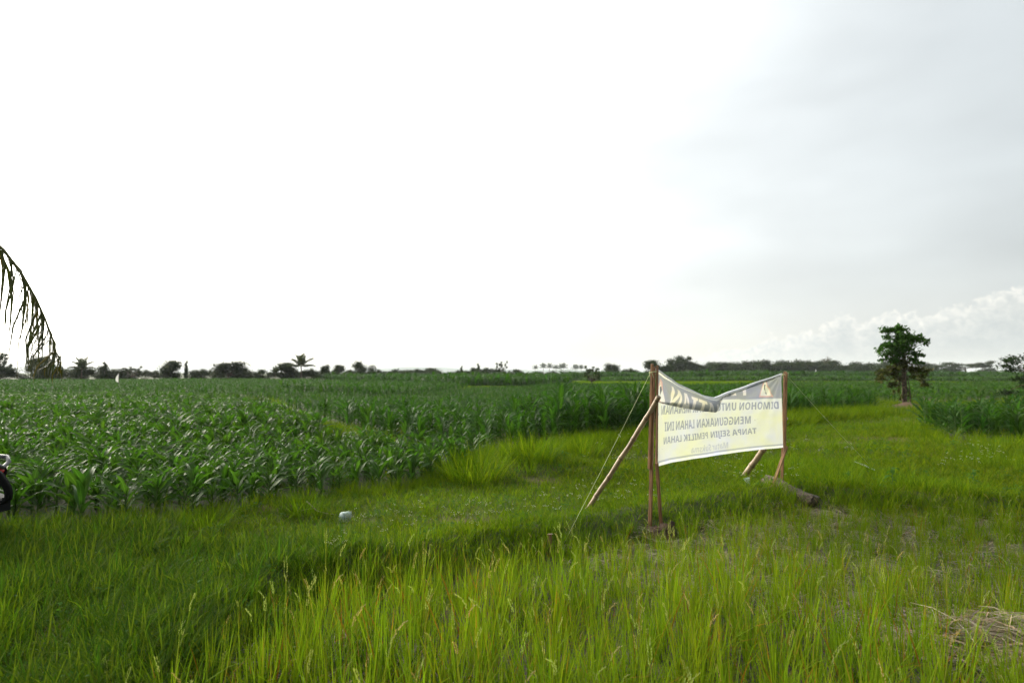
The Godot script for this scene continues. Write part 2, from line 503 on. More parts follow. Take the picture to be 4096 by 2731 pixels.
# ------------------------------------------------------------------ grass and rice
func blade(mb: MB, at: Vector3, h: float, w: float, az: float, lean: float, bend: float, col: Color, segs := 3, tip := Color(0, 0, 0, 0)) -> void:
	var out := Vector3(cos(az), 0, sin(az))
	var side := Vector3(-sin(az), 0, cos(az)).rotated(Vector3.UP, rf(-0.7, 0.7))
	var pts := []
	var ws := []
	var p := at
	var an := lean
	for i in segs + 1:
		var t := float(i) / segs
		pts.append(p)
		ws.append(w * (0.75 + 0.5 * t) * (1.0 - t * t) + 0.0006)
		an += bend / segs
		p += (Vector3.UP * cos(an) + out * sin(an)) * h / segs
	if tip.a > 0.0 and segs > 2:
		mb.ribbon(pts.slice(0, segs), ws.slice(0, segs), side, col)
		mb.ribbon(pts.slice(segs - 1), ws.slice(segs - 1), side, tip)
	else:
		mb.ribbon(pts, ws, side, col)

func tuft(n: int, r: float, h0: float, h1: float, w: float, lean: float, bend: float, tones: Array, segs := 3) -> MB:
	var mb := MB.new()
	for i in n:
		var a := rf(0, TAU)
		var q := sqrt(rng.randf()) * r
		var col: Color = tones[rng.randi() % tones.size()]
		blade(mb, Vector3(cos(a) * q, -0.01, sin(a) * q), rf(h0, h1), w * rf(0.7, 1.25), a + rf(-1.2, 1.2), rf(0.05, lean), rf(0.1, bend), shift(col, 0.18), segs)
	return mb

func rice_hill(n: int, heads: int) -> MB:
	var mb := MB.new()
	for i in n:
		var a := rf(0, TAU)
		var q := sqrt(rng.randf()) * 0.065
		var k := rng.randf()
		var col := Color(0.155, 0.235, 0.012)
		if k > 0.6: col = Color(0.115, 0.20, 0.012)
		if k > 0.82: col = Color(0.17, 0.21, 0.016)
		if k > 0.965: col = Color(0.20, 0.17, 0.03)
		if k > 0.992: col = Color(0.26, 0.11, 0.018)
		var tip := Color(0, 0, 0, 0)
		if rng.randf() > 0.95: tip = Color(0.30, 0.15, 0.025)
		blade(mb, Vector3(cos(a) * q, -0.02, sin(a) * q), rf(0.13, 0.50), rf(0.0038, 0.0072), a + rf(-0.6, 0.6), rf(0.0, 0.22), rf(0.02, 0.4) if rng.randf() > 0.2 else rf(0.5, 1.5), shift(col, 0.15), 4, tip)
	for i in heads:
		var a := rf(0, TAU)
		var o := Vector3(cos(a), 0, sin(a))
		var h := rf(0.38, 0.56)
		var l := rf(0.02, 0.16)
		var top := o * (0.03 + l * h) + Vector3.UP * h
		mb.ribbon([o * 0.02, o * (0.03 + l * h * 0.4) + Vector3.UP * h * 0.6, top], [0.004, 0.003, 0.002], o.cross(Vector3.UP), Color(0.17, 0.20, 0.03))
		var droop := rf(0.1, 1.4)
		var col := Color(0.30, 0.34, 0.12) if rng.randf() > 0.25 else Color(0.36, 0.29, 0.13)
		var p := top - Vector3.UP * 0.02
		var an := l
		for k in 9:
			var st := Vector3.UP * cos(an) + o * sin(an)
			an += droop / 9.0
			p += st * 0.0105
			for s in [-1.0, 1.0]:
				var sd: Vector3 = o.cross(Vector3.UP).rotated(Vector3.UP, rf(-0.9, 0.9)) * s
				var g: Vector3 = p + sd * 0.004
				mb.ribbon([g, g + st * 0.005 + sd * 0.002, g + st * 0.011 + sd * 0.003], [0.001, 0.0048, 0.001], st.cross(sd) + sd * 0.5, col)
	return mb

func make_grass() -> void:
	rng.seed = 9023
	var gtones := [Color(0.100, 0.168, 0.007), Color(0.128, 0.195, 0.007), Color(0.074, 0.135, 0.007), Color(0.158, 0.205, 0.010), Color(0.058, 0.112, 0.007)]
	var dry := [Color(0.16, 0.15, 0.045), Color(0.13, 0.145, 0.025), Color(0.095, 0.14, 0.014), Color(0.19, 0.17, 0.07)]
	var short := []
	for k in 5:
		short.append(tuft(20, 0.065, 0.05, 0.16, 0.0064, 0.75, 1.1, gtones + ([dry[1]] if k % 2 else [gtones[1]])).mesh(M.grass))
	var lush := []  # longer grass, its tones darkened to paint in the dim near-left corner
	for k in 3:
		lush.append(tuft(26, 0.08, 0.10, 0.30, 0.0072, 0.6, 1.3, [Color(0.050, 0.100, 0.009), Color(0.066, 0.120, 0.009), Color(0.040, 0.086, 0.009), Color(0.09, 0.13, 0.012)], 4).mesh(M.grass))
	var thatch := []
	for k in 2:
		thatch.append(tuft(18, 0.08, 0.03, 0.09, 0.005, 1.3, 1.0, dry).mesh(M.grass))
	var tall := []
	for k in 3:
		tall.append(tuft(26, 0.08, 0.16, 0.42, 0.0072, 0.4, 1.0, gtones, 4).mesh(M.grass))
	var wide := []
	for k in 2:
		wide.append(tuft(90, 0.45, 0.10, 0.24, 0.016, 0.5, 0.8, gtones, 2).mesh(M.grass))
	# broad-leaved creeping weeds in the turf
	var weed := []
	for k in 2:
		var mb := MB.new()
		for i in 16:
			var a := rf(0, TAU)
			var o := Vector3(cos(a), 0, sin(a))
			var p := o * rf(0.01, 0.07) + Vector3.UP * rf(0.03, 0.10)
			var up := o * rf(0.4, 1.0) + Vector3.UP * rf(-0.3, 0.6)
			var l := rf(0.02, 0.045)
			mb.ribbon([p, p + up * l * 0.5, p + up * l], [0.004, l * 0.6, 0.001], o.cross(Vector3.UP), shift(Color(0.06, 0.13, 0.02), 0.2))
		weed.append(mb.mesh(M.grass))
	var root := thing("grass")
	tag(root, "short tangled turf covering the bank between rice and corn", "grass", "", "stuff")
	var put := {}
	var tint := {}
	var names := {"lush": lush, "short": short, "thatch": thatch, "tall": tall, "wide": wide, "weed": weed}
	for nm in names:
		for k in names[nm].size():
			put[[nm, k]] = []
			tint[[nm, k]] = []
	for band in [[2.2, 6.6, 0.062, 1.0], [6.6, 11.0, 0.078, 1.12], [11.0, 19.0, 0.125, 1.5], [19.0, 34.0, 0.26, 2.2]]:
		var d: float = band[0]
		while d < band[1]:
			var lim := 0.9 * d + 1.2
			var x := -lim
			while x < lim:
				var px: float = x + rf(-0.5, 0.5) * band[2]
				var pd: float = d + rf(-0.5, 0.5) * band[2]
				x += band[2]
				var q := Vector2(px, pd)
				var k := inside_by(RICE, q) if pd < 9.5 and px > -3.0 else -9.0
				if k > 0.30:
					if rng.randf() > 0.20:
						continue
				if field_at(q) >= 0:
					if rng.randf() > 0.10:
						continue
				if clear(px, pd) and rng.randf() < 0.85:
					continue
				var brown := bare(px, pd)
				var nz := patch.get_noise_2d(px * 9.0, pd * 9.0)
				var nz2 := patch.get_noise_2d(px * 30.0 + 50.0, pd * 30.0)
				var nm := "short"
				if brown > 0.45 and rng.randf() < brown:
					if rng.randf() < 0.45:
						continue
					nm = "thatch"
				elif rng.randf() < 0.13 + 0.36 * maxf(0.0, nz2):
					nm = "thatch"
				elif rng.randf() < 0.10:
					nm = "weed"
				elif nz + 0.5 * nz2 > 0.12 and rng.randf() < 0.4:
					nm = "tall"
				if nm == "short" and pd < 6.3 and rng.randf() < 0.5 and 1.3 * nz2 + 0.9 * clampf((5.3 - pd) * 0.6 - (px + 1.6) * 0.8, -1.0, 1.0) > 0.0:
					nm = "lush"  # gathers at the near left, where the painted dimness belongs
				var lean_edge := exp(-pow((k - 0.08) / 0.25, 2.0))
				if nm == "short" and rng.randf() < lean_edge * 0.35:
					nm = "tall"
				var idx: int = rng.randi() % names[nm].size()
				var s: float = band[3] * rf(0.75, 1.35) * (1.0 + 0.45 * nz) * (0.62 if nm == "tall" else 1.0)
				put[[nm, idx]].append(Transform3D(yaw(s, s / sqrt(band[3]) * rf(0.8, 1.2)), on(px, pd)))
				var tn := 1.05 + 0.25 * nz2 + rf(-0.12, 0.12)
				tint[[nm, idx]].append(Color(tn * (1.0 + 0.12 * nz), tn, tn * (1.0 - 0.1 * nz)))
			d += band[2]
	for band in [[34.0, 62.0, 0.55], [62.0, 112.0, 0.85]]:
		var d: float = band[0]
		while d < band[1]:
			var lim := 0.9 * d
			var x := -lim if d > 74.0 else -8.0
			while x < lim:
				var px: float = x + rf(-0.5, 0.5) * band[2]
				var pd: float = d + rf(-0.5, 0.5) * band[2]
				x += band[2]
				if field_at(Vector2(px, pd)) >= 0:
					continue
				var idx := rng.randi() % 2
				put[["wide", idx]].append(Transform3D(yaw(band[2] * 1.7, rf(0.9, 1.5)), on(px, pd)))
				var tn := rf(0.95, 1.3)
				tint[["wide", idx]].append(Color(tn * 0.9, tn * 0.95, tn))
			d += band[2]
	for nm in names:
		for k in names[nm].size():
			spread({"lush": "darkened_lush_grass", "short": "turf", "thatch": "dry_turf", "tall": "long_grass", "wide": "far_turf", "weed": "creeping_weed"}[nm], names[nm][k], put[[nm, k]], tint[[nm, k]], root)

	# the fringe of long grass in front of the corn
	var fringe := thing("long_grass")
	tag(fringe, "fringe of long bright grass along the foot of the corn behind the banner", "grass", "", "stuff")
	var ft := [[], [], []]
	var fc := [[], [], []]
	var line := [Vector2(-5.6, 6.5), Vector2(-3.7, 6.65), Vector2(-2.6, 7.6), Vector2(-1.7, 8.5), Vector2(-0.7, 10.4), Vector2(0.6, 11.8), Vector2(2.2, 13.6), Vector2(4.0, 15.4), Vector2(7.0, 18.0), Vector2(10.0, 20.6), Vector2(14.6, 24.2)]
	for k in line.size() - 1:
		var seg: float = line[k].distance_to(line[k + 1])
		for i in int(seg * (70.0 if k > 3 else 26.0)):
			var q: Vector2 = line[k].lerp(line[k + 1], rng.randf()) + Vector2(rf(-0.55, 0.55), rf(-0.75, 0.6)) * (1.0 if k > 3 else 0.5)
			var j := rng.randi() % 3
			var s := rf(0.7, 1.25) * (1.0 if q.y < 16.0 else 1.25) * (1.0 if k > 3 else 0.6)
			ft[j].append(Transform3D(yaw(s), on(q.x, q.y)))
			var tn := rf(0.95, 1.3)
			fc[j].append(Color(tn * 1.12, tn * 1.05, tn * 0.9))
	for j in 3:
		spread("long_grass_blades", tall[j], ft[j], fc[j], fringe)

	# tussocks that stand out one by one
	var spots := [[-0.55, 9.0, 1.35, 170, "big tussock of tall bright grass on the mound where corn meets bank"], [0.35, 10.0, 1.25, 150, "tall grass tussock on the mound, second one towards the banner"], [1.25, 11.3, 1.15, 140, "tall grass tussock just past the mound, third one towards the banner"], [-2.35, 7.0, 0.8, 120, "low dark tussock of fine grass beside the twig and white bag"], [-3.15, 6.35, 0.7, 110, "low spreading grass tussock at the edge of the young corn"], [2.9, 13.3, 1.2, 130, "long grass tussock beneath the corn behind the sagging banner"]]
	for sp in spots:
		var mb := tuft(int(sp[3] * 2.2), 0.26, 0.20, 0.50, 0.0066, 0.6, 0.9, gtones if sp[2] > 1.0 else [gtones[2], gtones[4], gtones[0]], 4)
		var t := thing("grass_tussock", on(sp[0], sp[1]))
		t.scale = Vector3(sp[2] * 1.2, sp[2], sp[2])
		part("blades", mb.mesh(M.grass), t)
		tag(t, sp[4], "grass tussock", "grass tussocks on the bank")

	# small pale flower heads on thin stems
	var fl := []
	for k in 2:
		var mb := MB.new()
		for i in 5:
			var a := rf(0, TAU)
			var o := Vector3(cos(a), 0, sin(a))
			var h := rf(0.12, 0.26)
			var top := o * rf(0.02, 0.10) + Vector3.UP * h
			mb.ribbon([o * 0.01, top], [0.003, 0.002], o.cross(Vector3.UP), Color(0.10, 0.13, 0.03))
			for j in 4:
				var p := top + Vector3(rf(-0.015, 0.015), rf(-0.01, 0.012), rf(-0.015, 0.015))
				mb.tube([p, p + Vector3.UP * 0.004, p + Vector3.UP * 0.008], [0.001, 0.0042, 0.001], 5, Color(0.5, 0.5, 0.44), false)
		fl.append(mb.mesh(M.grass))
	var fr := thing("flowering_weeds")
	tag(fr, "tiny pale flower heads on thin stems scattered over the bank", "weeds", "", "stuff")
	var fp := [[], []]
	var fcol := [[], []]
	for i in 420:
		var d := 4.5 + 9.5 * pow(rng.randf(), 1.2)
		var x := rf(-0.3 * d, 0.85 * d)
		var q := Vector2(x, d)
		if inside_by(RICE, q) > -0.1 or field_at(q) >= 0 or patch.get_noise_2d(x * 12.0, d * 12.0 + 90.0) < 0.0:
			continue
		fp[i % 2].append(Transform3D(yaw(rf(0.7, 1.2)), on(x, d)))
		fcol[i % 2].append(Color.WHITE)
	for j in 2:
		spread("flower_stems", fl[j], fp[j], fcol[j], fr)

func make_rice() -> void:
	rng.seed = 9037
	var hills := []
	for k in 6:
		hills.append(rice_hill(rng.randi_range(26, 40), [1, 0, 2, 0, 0, 1][k]).mesh(M.rice))
	var root := thing("rice")
	tag(root, "stand of yellow-green regrown rice with scattered seed heads filling the sunken plot", "rice", "", "stuff")
	var put := []
	var tint := []
	for k in 6:
		put.append([]); tint.append([])
	var d := 1.9
	while d < 8.6:
		var x := -2.6
		while x < 0.95 * d + 0.8:
			var px := x + rf(-0.09, 0.09)
			var pd := d + rf(-0.09, 0.09)
			x += 0.13
			var k := inside_by(RICE, Vector2(px, pd))
			if k < 0.10:
				continue
			var gap := patch.get_noise_2d(px * 22.0 + 11.0, pd * 22.0)
			var heap := exp(-(pow((px - 3.1) / 0.55, 2.0) + pow((pd - 3.8) / 0.32, 2.0)))
			if clear(px, pd) or (gap > 0.40 and px < 2.4) or rng.randf() < heap * 1.15 or rng.randf() < lerpf(0.12, 0.24, smoothstep(3.6, 6.0, pd)):
				continue
			var j := rng.randi() % 6
			var near_edge := smoothstep(0.0, 0.6, k)
			var s := rf(0.58, 1.12) * (0.75 + 0.25 * near_edge) * (1.0 - 0.25 * gap) * lerpf(1.0, 0.62, smoothstep(4.2, 6.0, pd))
			var lean := Basis(Vector3(rf(-1, 1), 0, rf(-1, 1)).normalized(), rf(0.0, 0.10))
			put[j].append(Transform3D(lean * yaw(s * rf(0.9, 1.2), s), on(px, pd)))
			var tn := rf(0.85, 1.15)
			tint[j].append(Color(tn * rf(0.9, 1.12), tn, tn))
		d += 0.15
	for j in 6:
		spread("rice_blades", hills[j], put[j], tint[j], root)

	# flattened straw over the mud
	var wisps := []
	for k in 4:
		var mb := MB.new()
		for i in 26:
			var a := rf(0, TAU)
			var o := Vector3(cos(a), 0, sin(a))
			var l := rf(0.05, 0.17)
			var p := Vector3(rf(-0.12, 0.12), rf(0.002, 0.03), rf(-0.12, 0.12))
			mb.ribbon([p - o * l * 0.5, p + Vector3.UP * rf(0.0, 0.02), p + o * l * 0.5 + Vector3.UP * rf(-0.004, 0.02)], [0.003, 0.0042, 0.002], o.cross(Vector3.UP) + Vector3.UP * rf(-0.6, 0.6), shift(Color(0.24, 0.20, 0.135), 0.35))
		wisps.append(mb.mesh(M.straw))
	var lit := thing("straw_litter")
	tag(lit, "grey-brown cut straw lying over the mud between the rice", "straw", "", "stuff")
	var lp := [[], [], [], []]
	var lc := [[], [], [], []]
	for i in 1900:
		var dd := rf(2.0, 8.4)
		var x := rf(-2.2, 0.95 * dd + 0.5)
		var k := inside_by(RICE, Vector2(x, dd))
		if k < 0.08 or patch.get_noise_2d(x * 8.0, dd * 8.0 + 30.0) < -0.28:
			continue
		lp[i % 4].append(Transform3D(yaw(rf(0.8, 1.4)), on(x, dd, 0.004)))
		var tn := rf(0.7, 1.15)
		lc[i % 4].append(Color(tn, tn, tn))
	for j in 4:
		spread("straw_wisps", wisps[j], lp[j], lc[j], lit)

	# the heap of straw
	var mb := MB.new()
	for i in 2600:
		var a := rf(0, TAU)
		var q := sqrt(rng.randf())
		var o := Vector3(cos(a) * q * 0.95, 0, sin(a) * q * 0.52)
		o = o.rotated(Vector3.UP, -0.45)
		var hh := 0.19 * (1.0 - q * q) * (1.0 + 0.8 * bump.get_noise_2d(o.x * 220.0, o.z * 220.0)) * rng.randf() + 0.012
		var dir := Vector3(1, 0, 0).rotated(Vector3.UP, -0.5 + rng.randfn(0.0, 0.75)) + Vector3.UP * rf(-0.12, 0.12)
		var l := rf(0.12, 0.36)
		var p := o + Vector3.UP * hh
		mb.ribbon([p - dir * l * 0.5 - Vector3.UP * 0.02, p, p + dir * l * 0.5 - Vector3.UP * 0.025], [0.003, 0.0062, 0.003], dir.cross(Vector3.UP) + Vector3.UP * rf(-0.8, 0.8), shift(Color(0.235, 0.185, 0.12), 0.4))
	var hp := thing("straw_heap", on(3.12, 3.88))
	part("straws", mb.mesh(M.straw), hp).set_meta("kind", "stuff")
	tag(hp, "flattened heap of grey-brown rice straw lying in the plot", "straw", "", "stuff")

# ------------------------------------------------------------------ corn
func corn_leaf(l: float, w: float, a0: float, droop: float, tone: Color) -> MB:
	var mb := MB.new()
	var segs := 8
	var p := Vector3.ZERO
	var an := a0
	var twist := rf(-0.7, 0.7)
	var sway := rf(-0.35, 0.35)
	var ph := rf(0, TAU)
	var fold := rf(0.18, 0.42)
	for i in segs + 1:
		var t := float(i) / segs
		var dir := Vector3(sin(an), cos(an), 0).rotated(Vector3.UP, sway * t)
		var side := Vector3(0, 0, 1).rotated(Vector3.UP, sway * t).rotated(dir, twist * t)
		var nn := side.cross(dir).normalized()
		if nn.y < 0.0 and an < 1.4: nn = -nn
		var ww := w * (0.5 + 0.5 * smoothstep(0.0, 0.28, t)) * (1.0 - pow(t, 2.4)) * 0.5 + 0.001
		var up1 := ww * (fold + 0.35 * sin(t * 11.0 + ph))
		var up2 := ww * (fold + 0.35 * sin(t * 12.0 + ph + 2.0))
		var n1 := (nn + side * (up1 / ww) * 0.8).normalized()
		var n2 := (nn - side * (up2 / ww) * 0.8).normalized()
		mb.vert(p - side * ww + nn * up1, n1, tone, Vector2(0.0, t))
		mb.vert(p, nn, tone, Vector2(0.5, t))
		mb.vert(p + side * ww + nn * up2, n2, tone, Vector2(1.0, t))
		if i:
			var b := i * 3
			mb.quad(b - 3, b - 2, b + 1, b)
			mb.quad(b - 2, b - 1, b + 2, b + 1)
		an += droop * (0.4 + 1.2 * t) / segs
		p += dir * l / segs
	return mb

# a plant of one metre: [stalk, [[leaf, place], ...]]
func corn_plant(old: bool) -> Array:
	var tone := Color(0.070, 0.152, 0.034) if old else Color(0.085, 0.170, 0.036)
	var st := MB.new()
	var sh := 0.62 if old else 0.42
	st.tube([Vector3(0, -0.05, 0), Vector3(0.004, sh * 0.5, 0), Vector3(0, sh, 0.004), Vector3(0, sh + 0.16, 0)], [0.017, 0.015, 0.011, 0.004] if old else [0.024, 0.021, 0.015, 0.005], 6, Color(0.075, 0.13, 0.03), false)
	var leaves := []
	var nl := 11 if old else 9
	var az := rf(0, TAU)
	for k in nl:
		var t := float(k) / (nl - 1)
		var y := 0.07 + (sh + 0.02) * t
		az += PI + rf(-0.5, 0.5)
		var l := lerpf(0.42, 0.78, sin(PI * minf(1.0, 0.15 + 0.8 * t))) * rf(0.85, 1.1)
		if t > 0.8: l *= 0.8
		var w := (0.085 if old else 0.11) * rf(0.8, 1.15) * (0.75 if t < 0.2 or t > 0.9 else 1.0)
		var a0 := lerpf(0.9, 0.2, t) + rf(-0.1, 0.15)
		var droop := lerpf(1.2, 1.9, t) * rf(0.7, 1.25)
		if t > 0.85: droop *= 0.55
		leaves.append([corn_leaf(l, w, a0, droop, shift(tone if rng.randf() > 0.02 else Color(0.11, 0.17, 0.03), 0.2)), Transform3D(Basis(Vector3.UP, az), Vector3(0, y, 0))])
	return [st, leaves]

func joined(plant: Array) -> ArrayMesh:
	var mb := MB.new()
	for l in plant[1]:
		var b: MB = l[0]
		var off := mb.v.size()
		for i in b.v.size():
			mb.vert(l[1] * b.v[i], l[1].basis * b.n[i], b.c[i], b.uv[i])
		for i in b.ix:
			mb.ix.append(off + i)
	var st: MB = plant[0]
	var o2 := mb.v.size()
	for i in st.v.size():
		mb.vert(st.v[i], st.n[i], st.c[i], Vector2(0.25, 0.5))
	for i in st.ix:
		mb.ix.append(o2 + i)
	return mb.mesh(M.corn)

func make_corn() -> void:
	rng.seed = 9011
	var kinds := {false: [], true: []}
	for old in [false, true]:
		for k in 5:
			var pl := corn_plant(old)
			var entry := {"all": joined(pl), "stalk": pl[0].mesh(M.stalk), "leaves": []}
			for l in pl[1]:
				entry.leaves.append([l[0].mesh(M.corn), l[1]])
			entry.tall = 0.93 * (entry.all as ArrayMesh).get_aabb().end.y
			kinds[old].append(entry)
	var all := []
	for f in FIELDS.size():
		var F: Dictionary = FIELDS[f]
		var box := Rect2(F.p[0], Vector2.ZERO)
		for q in F.p:
			box = box.expand(q)
		var turn := 0.35 if f < 2 else 0.1
		var c := box.get_center()
		var rr := box.size.length() * 0.5
		var gx := -rr
		while gx < rr:
			var gd := -rr
			while gd < rr:
				var q: Vector2 = c + Vector2(gx + rf(-0.32, 0.32) * F.sx, gd + rf(-0.4, 0.4) * F.sd).rotated(turn)
				gd += F.sd
				if absf(q.x) > 0.96 * q.y + 2.0 or not Geometry2D.is_point_in_polygon(q, F.p):
					continue
				if rng.randf() < 0.05:
					continue
				var h: float = F.h * rf(0.62, 1.22) * (1.0 + 0.25 * patch.get_noise_2d(q.x * 6.0, q.y * 6.0))
				if rng.randf() < 0.08: h *= 1.2
				if f == 1:                        # tallest just behind the banner, lower by the path and farther off
					h *= lerpf(0.62, 1.06, smoothstep(-2.5, 2.0, q.x - 0.05 * q.y))
					h *= lerpf(1.0, 0.70, smoothstep(17.0, 23.0, q.y)) * lerpf(1.0, 0.72, smoothstep(24.0, 40.0, q.y))
				var pick := rng.randi() % 5
				all.append([q, h / float(kinds[F.old][pick].tall), f, pick, maxf(1.0, F.sx / 0.5)])
			gx += F.sx
	# the three hundred that show largest stand as plants of their own
	var near := all.filter(func(e): return absf(e[0].x) < 0.80 * e[0].y and e[0].y < 20.0)
	near.sort_custom(func(a, b): return a[1] / a[0].y > b[1] / b[0].y)
	near = near.slice(0, 300)
	var single := {}
	for e in near:
		single[e] = true
		var F: Dictionary = FIELDS[e[2]]
		var kind: Dictionary = kinds[F.old][e[3]]
		var t := thing("corn_plant", on(e[0].x, e[0].y), rf(0, TAU))
		t.scale = Vector3(e[1], e[1], e[1])
		part("stalk", kind.stalk, t)
		for l in kind.leaves:
			part("leaf", l[0], t, l[1])
		var label := ""
		var x: float = e[0].x
		var row: String = ["outermost row", "second row in", "third row in", "fourth row in", "fifth row in", "sixth row in", "seventh row in", "eighth row in", "ninth row in", "tenth row in", "inner rows"][clampi(int(inside_by(F.p, e[0]) / 0.26), 0, 10)]
		if e[2] == 0:
			var where := "nearest the parked scooter"
			if x > -4.9: where = "a few steps past the parked scooter"
			if x > -4.1: where = "midway between scooter and low tussocks"
			if x > -3.3: where = "behind the low grass tussocks"
			if x > -2.6: where = "behind the bent twig"
			if x > -1.9: where = "behind the crumpled bag"
			if x > -1.2: where = "by the big grass tussock"
			label = "young corn plant in the %s %s" % [row, where]
		elif e[2] == 1:
			var where := "above the tall grass mound" if x < 1.0 else "just left of the banner's near post"
			if x > 3.0: where = "hidden low behind the banner"
			if x > 6.0: where = "between the banner and the lone tree"
			label = "waist-high corn plant in the %s %s" % [row, where]
		else:
			label = "dark corn plant in the %s %s" % [row, "at the brown strip's near corner" if x < 11.3 else "along the brown dug strip"]
		tag(t, label, "corn plant", ["young corn at the edge of the left field", "corn at the edge behind the banner", "corn at the edge of the dug strip"][mini(e[2], 2)])
	# the rest as the crop of each field
	for f in FIELDS.size():
		var F: Dictionary = FIELDS[f]
		var root := thing("corn_crop")
		tag(root, F.name, "corn crop", "", "stuff")
		var put := [[], [], [], [], []]
		var tint := [[], [], [], [], []]
		for e in all:
			if e[2] != f or single.has(e):
				continue
			put[e[3]].append(Transform3D(Basis(Vector3.UP, rf(0, TAU)).scaled(Vector3(e[1] * e[4], e[1], e[1] * e[4])), on(e[0].x, e[0].y)))
			var tn := rf(0.82, 1.2)
			tint[e[3]].append(Color(tn * rf(0.9, 1.15), tn, tn * rf(0.85, 1.1)))
		for k in 5:
			spread("corn_rows", kinds[F.old][k].all, put[k], tint[k], root)

# ------------------------------------------------------------------ trees
func limb(mb: MB, a: Vector3, b: Vector3, r0: float, r1: float, bow: Vector3, col: Color, sides := 6) -> void:
	var pts := []
	var rs := []
	for i in 6:
		var t := i / 5.0
		pts.append(a.lerp(b, t) + bow * sin(PI * t))
		rs.append(lerpf(r0, r1, t))
	mb.tube(pts, rs, sides, col, false)

func foliage(lobes: Array, n: int, size: float, tones: Array, droop := 0.3) -> MB:
	var mb := MB.new()
	var total := 0.0
	for l in lobes:
		total += l[1].x * l[1].y + l[1].x * l[1].z
	for i in n:
		var pick := rng.randf() * total
		var l: Array = lobes[0]
		for q in lobes:
			pick -= q[1].x * q[1].y + q[1].x * q[1].z
			if pick <= 0.0:
				l = q
				break
		var dir := Vector3(rng.randfn(), rng.randfn(), rng.randfn()).normalized()
		var p: Vector3 = l[0] + dir * l[1] * minf(absf(rng.randfn(0.62, 0.36)), 1.7)
		var tone: Color = l[2] if l.size() > 2 else tones[rng.randi() % tones.size()]
		var az := rf(0, TAU)
		var out := Vector3(cos(az), rf(-0.9, 0.5) - droop, sin(az)).normalized()
		var side := out.cross(Vector3(rf(-0.5, 0.5), 1, rf(-0.5, 0.5))).normalized()
		var s := size * rf(0.6, 1.35)
		var nn := side.cross(out).normalized()
		var col := shift(tone, 0.22)
		var a := mb.vert(p - out * s * 0.5, nn, col)
		var b := mb.vert(p - side * s * 0.24 + nn * s * 0.06, nn, col)
		var c := mb.vert(p + out * s * 0.55 - nn * s * 0.05, nn, col)
		var d := mb.vert(p + side * s * 0.24 + nn * s * 0.06, nn, col)
		mb.quad(a, b, c, d)
	return mb

# kinds of distant tree, each one unit high: {trunk, crown}
func tree_kind(k: String) -> Dictionary:
	var tr := MB.new()
	var bark := Color(0.9, 0.85, 0.8)
	var lobes := []
	var n := 5200
	var size := 0.075
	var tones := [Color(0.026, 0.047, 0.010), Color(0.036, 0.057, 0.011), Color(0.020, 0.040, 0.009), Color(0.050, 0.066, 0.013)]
	var base := 0.28
	match k:
		"round":
			for i in 9:
				lobes.append([Vector3(rf(-0.36, 0.36), 0.2 + 0.07 * i + rf(-0.04, 0.04), rf(-0.28, 0.28)) * Vector3(1.0 - 0.05 * i, 1, 1), Vector3(rf(0.18, 0.28), rf(0.13, 0.2), rf(0.16, 0.24))])
		"bush":
			base = 0.1
			for i in 10:
				lobes.append([Vector3(rf(-0.6, 0.6), rf(0.2, 0.72), rf(-0.4, 0.4)), Vector3(rf(0.22, 0.36), rf(0.16, 0.26), rf(0.2, 0.3))])
			n = 6000
		"spread":
			base = 0.5
			for i in 9:
				lobes.append([Vector3(rf(-0.75, 0.75), rf(0.6, 0.9), rf(-0.5, 0.5)), Vector3(rf(0.18, 0.32), rf(0.08, 0.14), rf(0.16, 0.28))])
			n = 4200
			size = 0.06
		"leggy":
			base = 0.5
			lobes = [[Vector3(-0.14, 0.82, 0), Vector3(0.24, 0.14, 0.2)], [Vector3(0.02, 0.72, 0.05), Vector3(0.2, 0.1, 0.18)], [Vector3(0.30, 0.83, 0), Vector3(0.13, 0.11, 0.12)], [Vector3(-0.2, 0.66, 0), Vector3(0.14, 0.08, 0.12)], [Vector3(0.12, 0.58, 0), Vector3(0.1, 0.05, 0.1)]]
			n = 2000
		"sparse":
			base = 0.25
			for i in 20:
				lobes.append([Vector3(rf(-0.42, 0.42), rf(0.35, 0.92), rf(-0.35, 0.35)), Vector3(rf(0.05, 0.11), rf(0.05, 0.11), rf(0.05, 0.11))])
			n = 2400
			size = 0.06
		"spire":
			base = 0.1
			for i in 7:
				lobes.append([Vector3(rf(-0.08, 0.08), 0.2 + 0.11 * i, rf(-0.08, 0.08)), Vector3(0.20 - 0.018 * i, 0.09, 0.2 - 0.018 * i)])
			n = 2200
		"bare":
			base = 0.45
			for i in 7:
				lobes.append([Vector3(rf(-0.26, 0.26), rf(0.72, 0.97), rf(-0.2, 0.2)), Vector3(0.1, 0.04, 0.1)])
			n = 160
			size = 0.03
	limb(tr, Vector3(0, -0.04, 0), Vector3(rf(-0.03, 0.03), base + 0.1, 0), 0.04, 0.026, Vector3(rf(-0.02, 0.02), 0, 0), bark)
	for l in lobes:
		limb(tr, Vector3(0, base * rf(0.8, 1.2), 0), l[0] + Vector3(0, 0.02, 0), 0.018, 0.005, Vector3(0, -0.05, 0), bark, 5)
		if k == "bare" or k == "leggy" or k == "sparse":
			for i in 7 if k == "bare" else 3:
				limb(tr, l[0] - Vector3(0, 0.02, 0), l[0] + Vector3(rf(-0.12, 0.12), rf(0.0, 0.08), rf(-0.1, 0.1)), 0.005, 0.002, Vector3.ZERO, bark, 4)
	return {"trunk": tr.mesh(M.bark), "crown": foliage(lobes, n, size, tones).mesh(M.tree_leaf)}

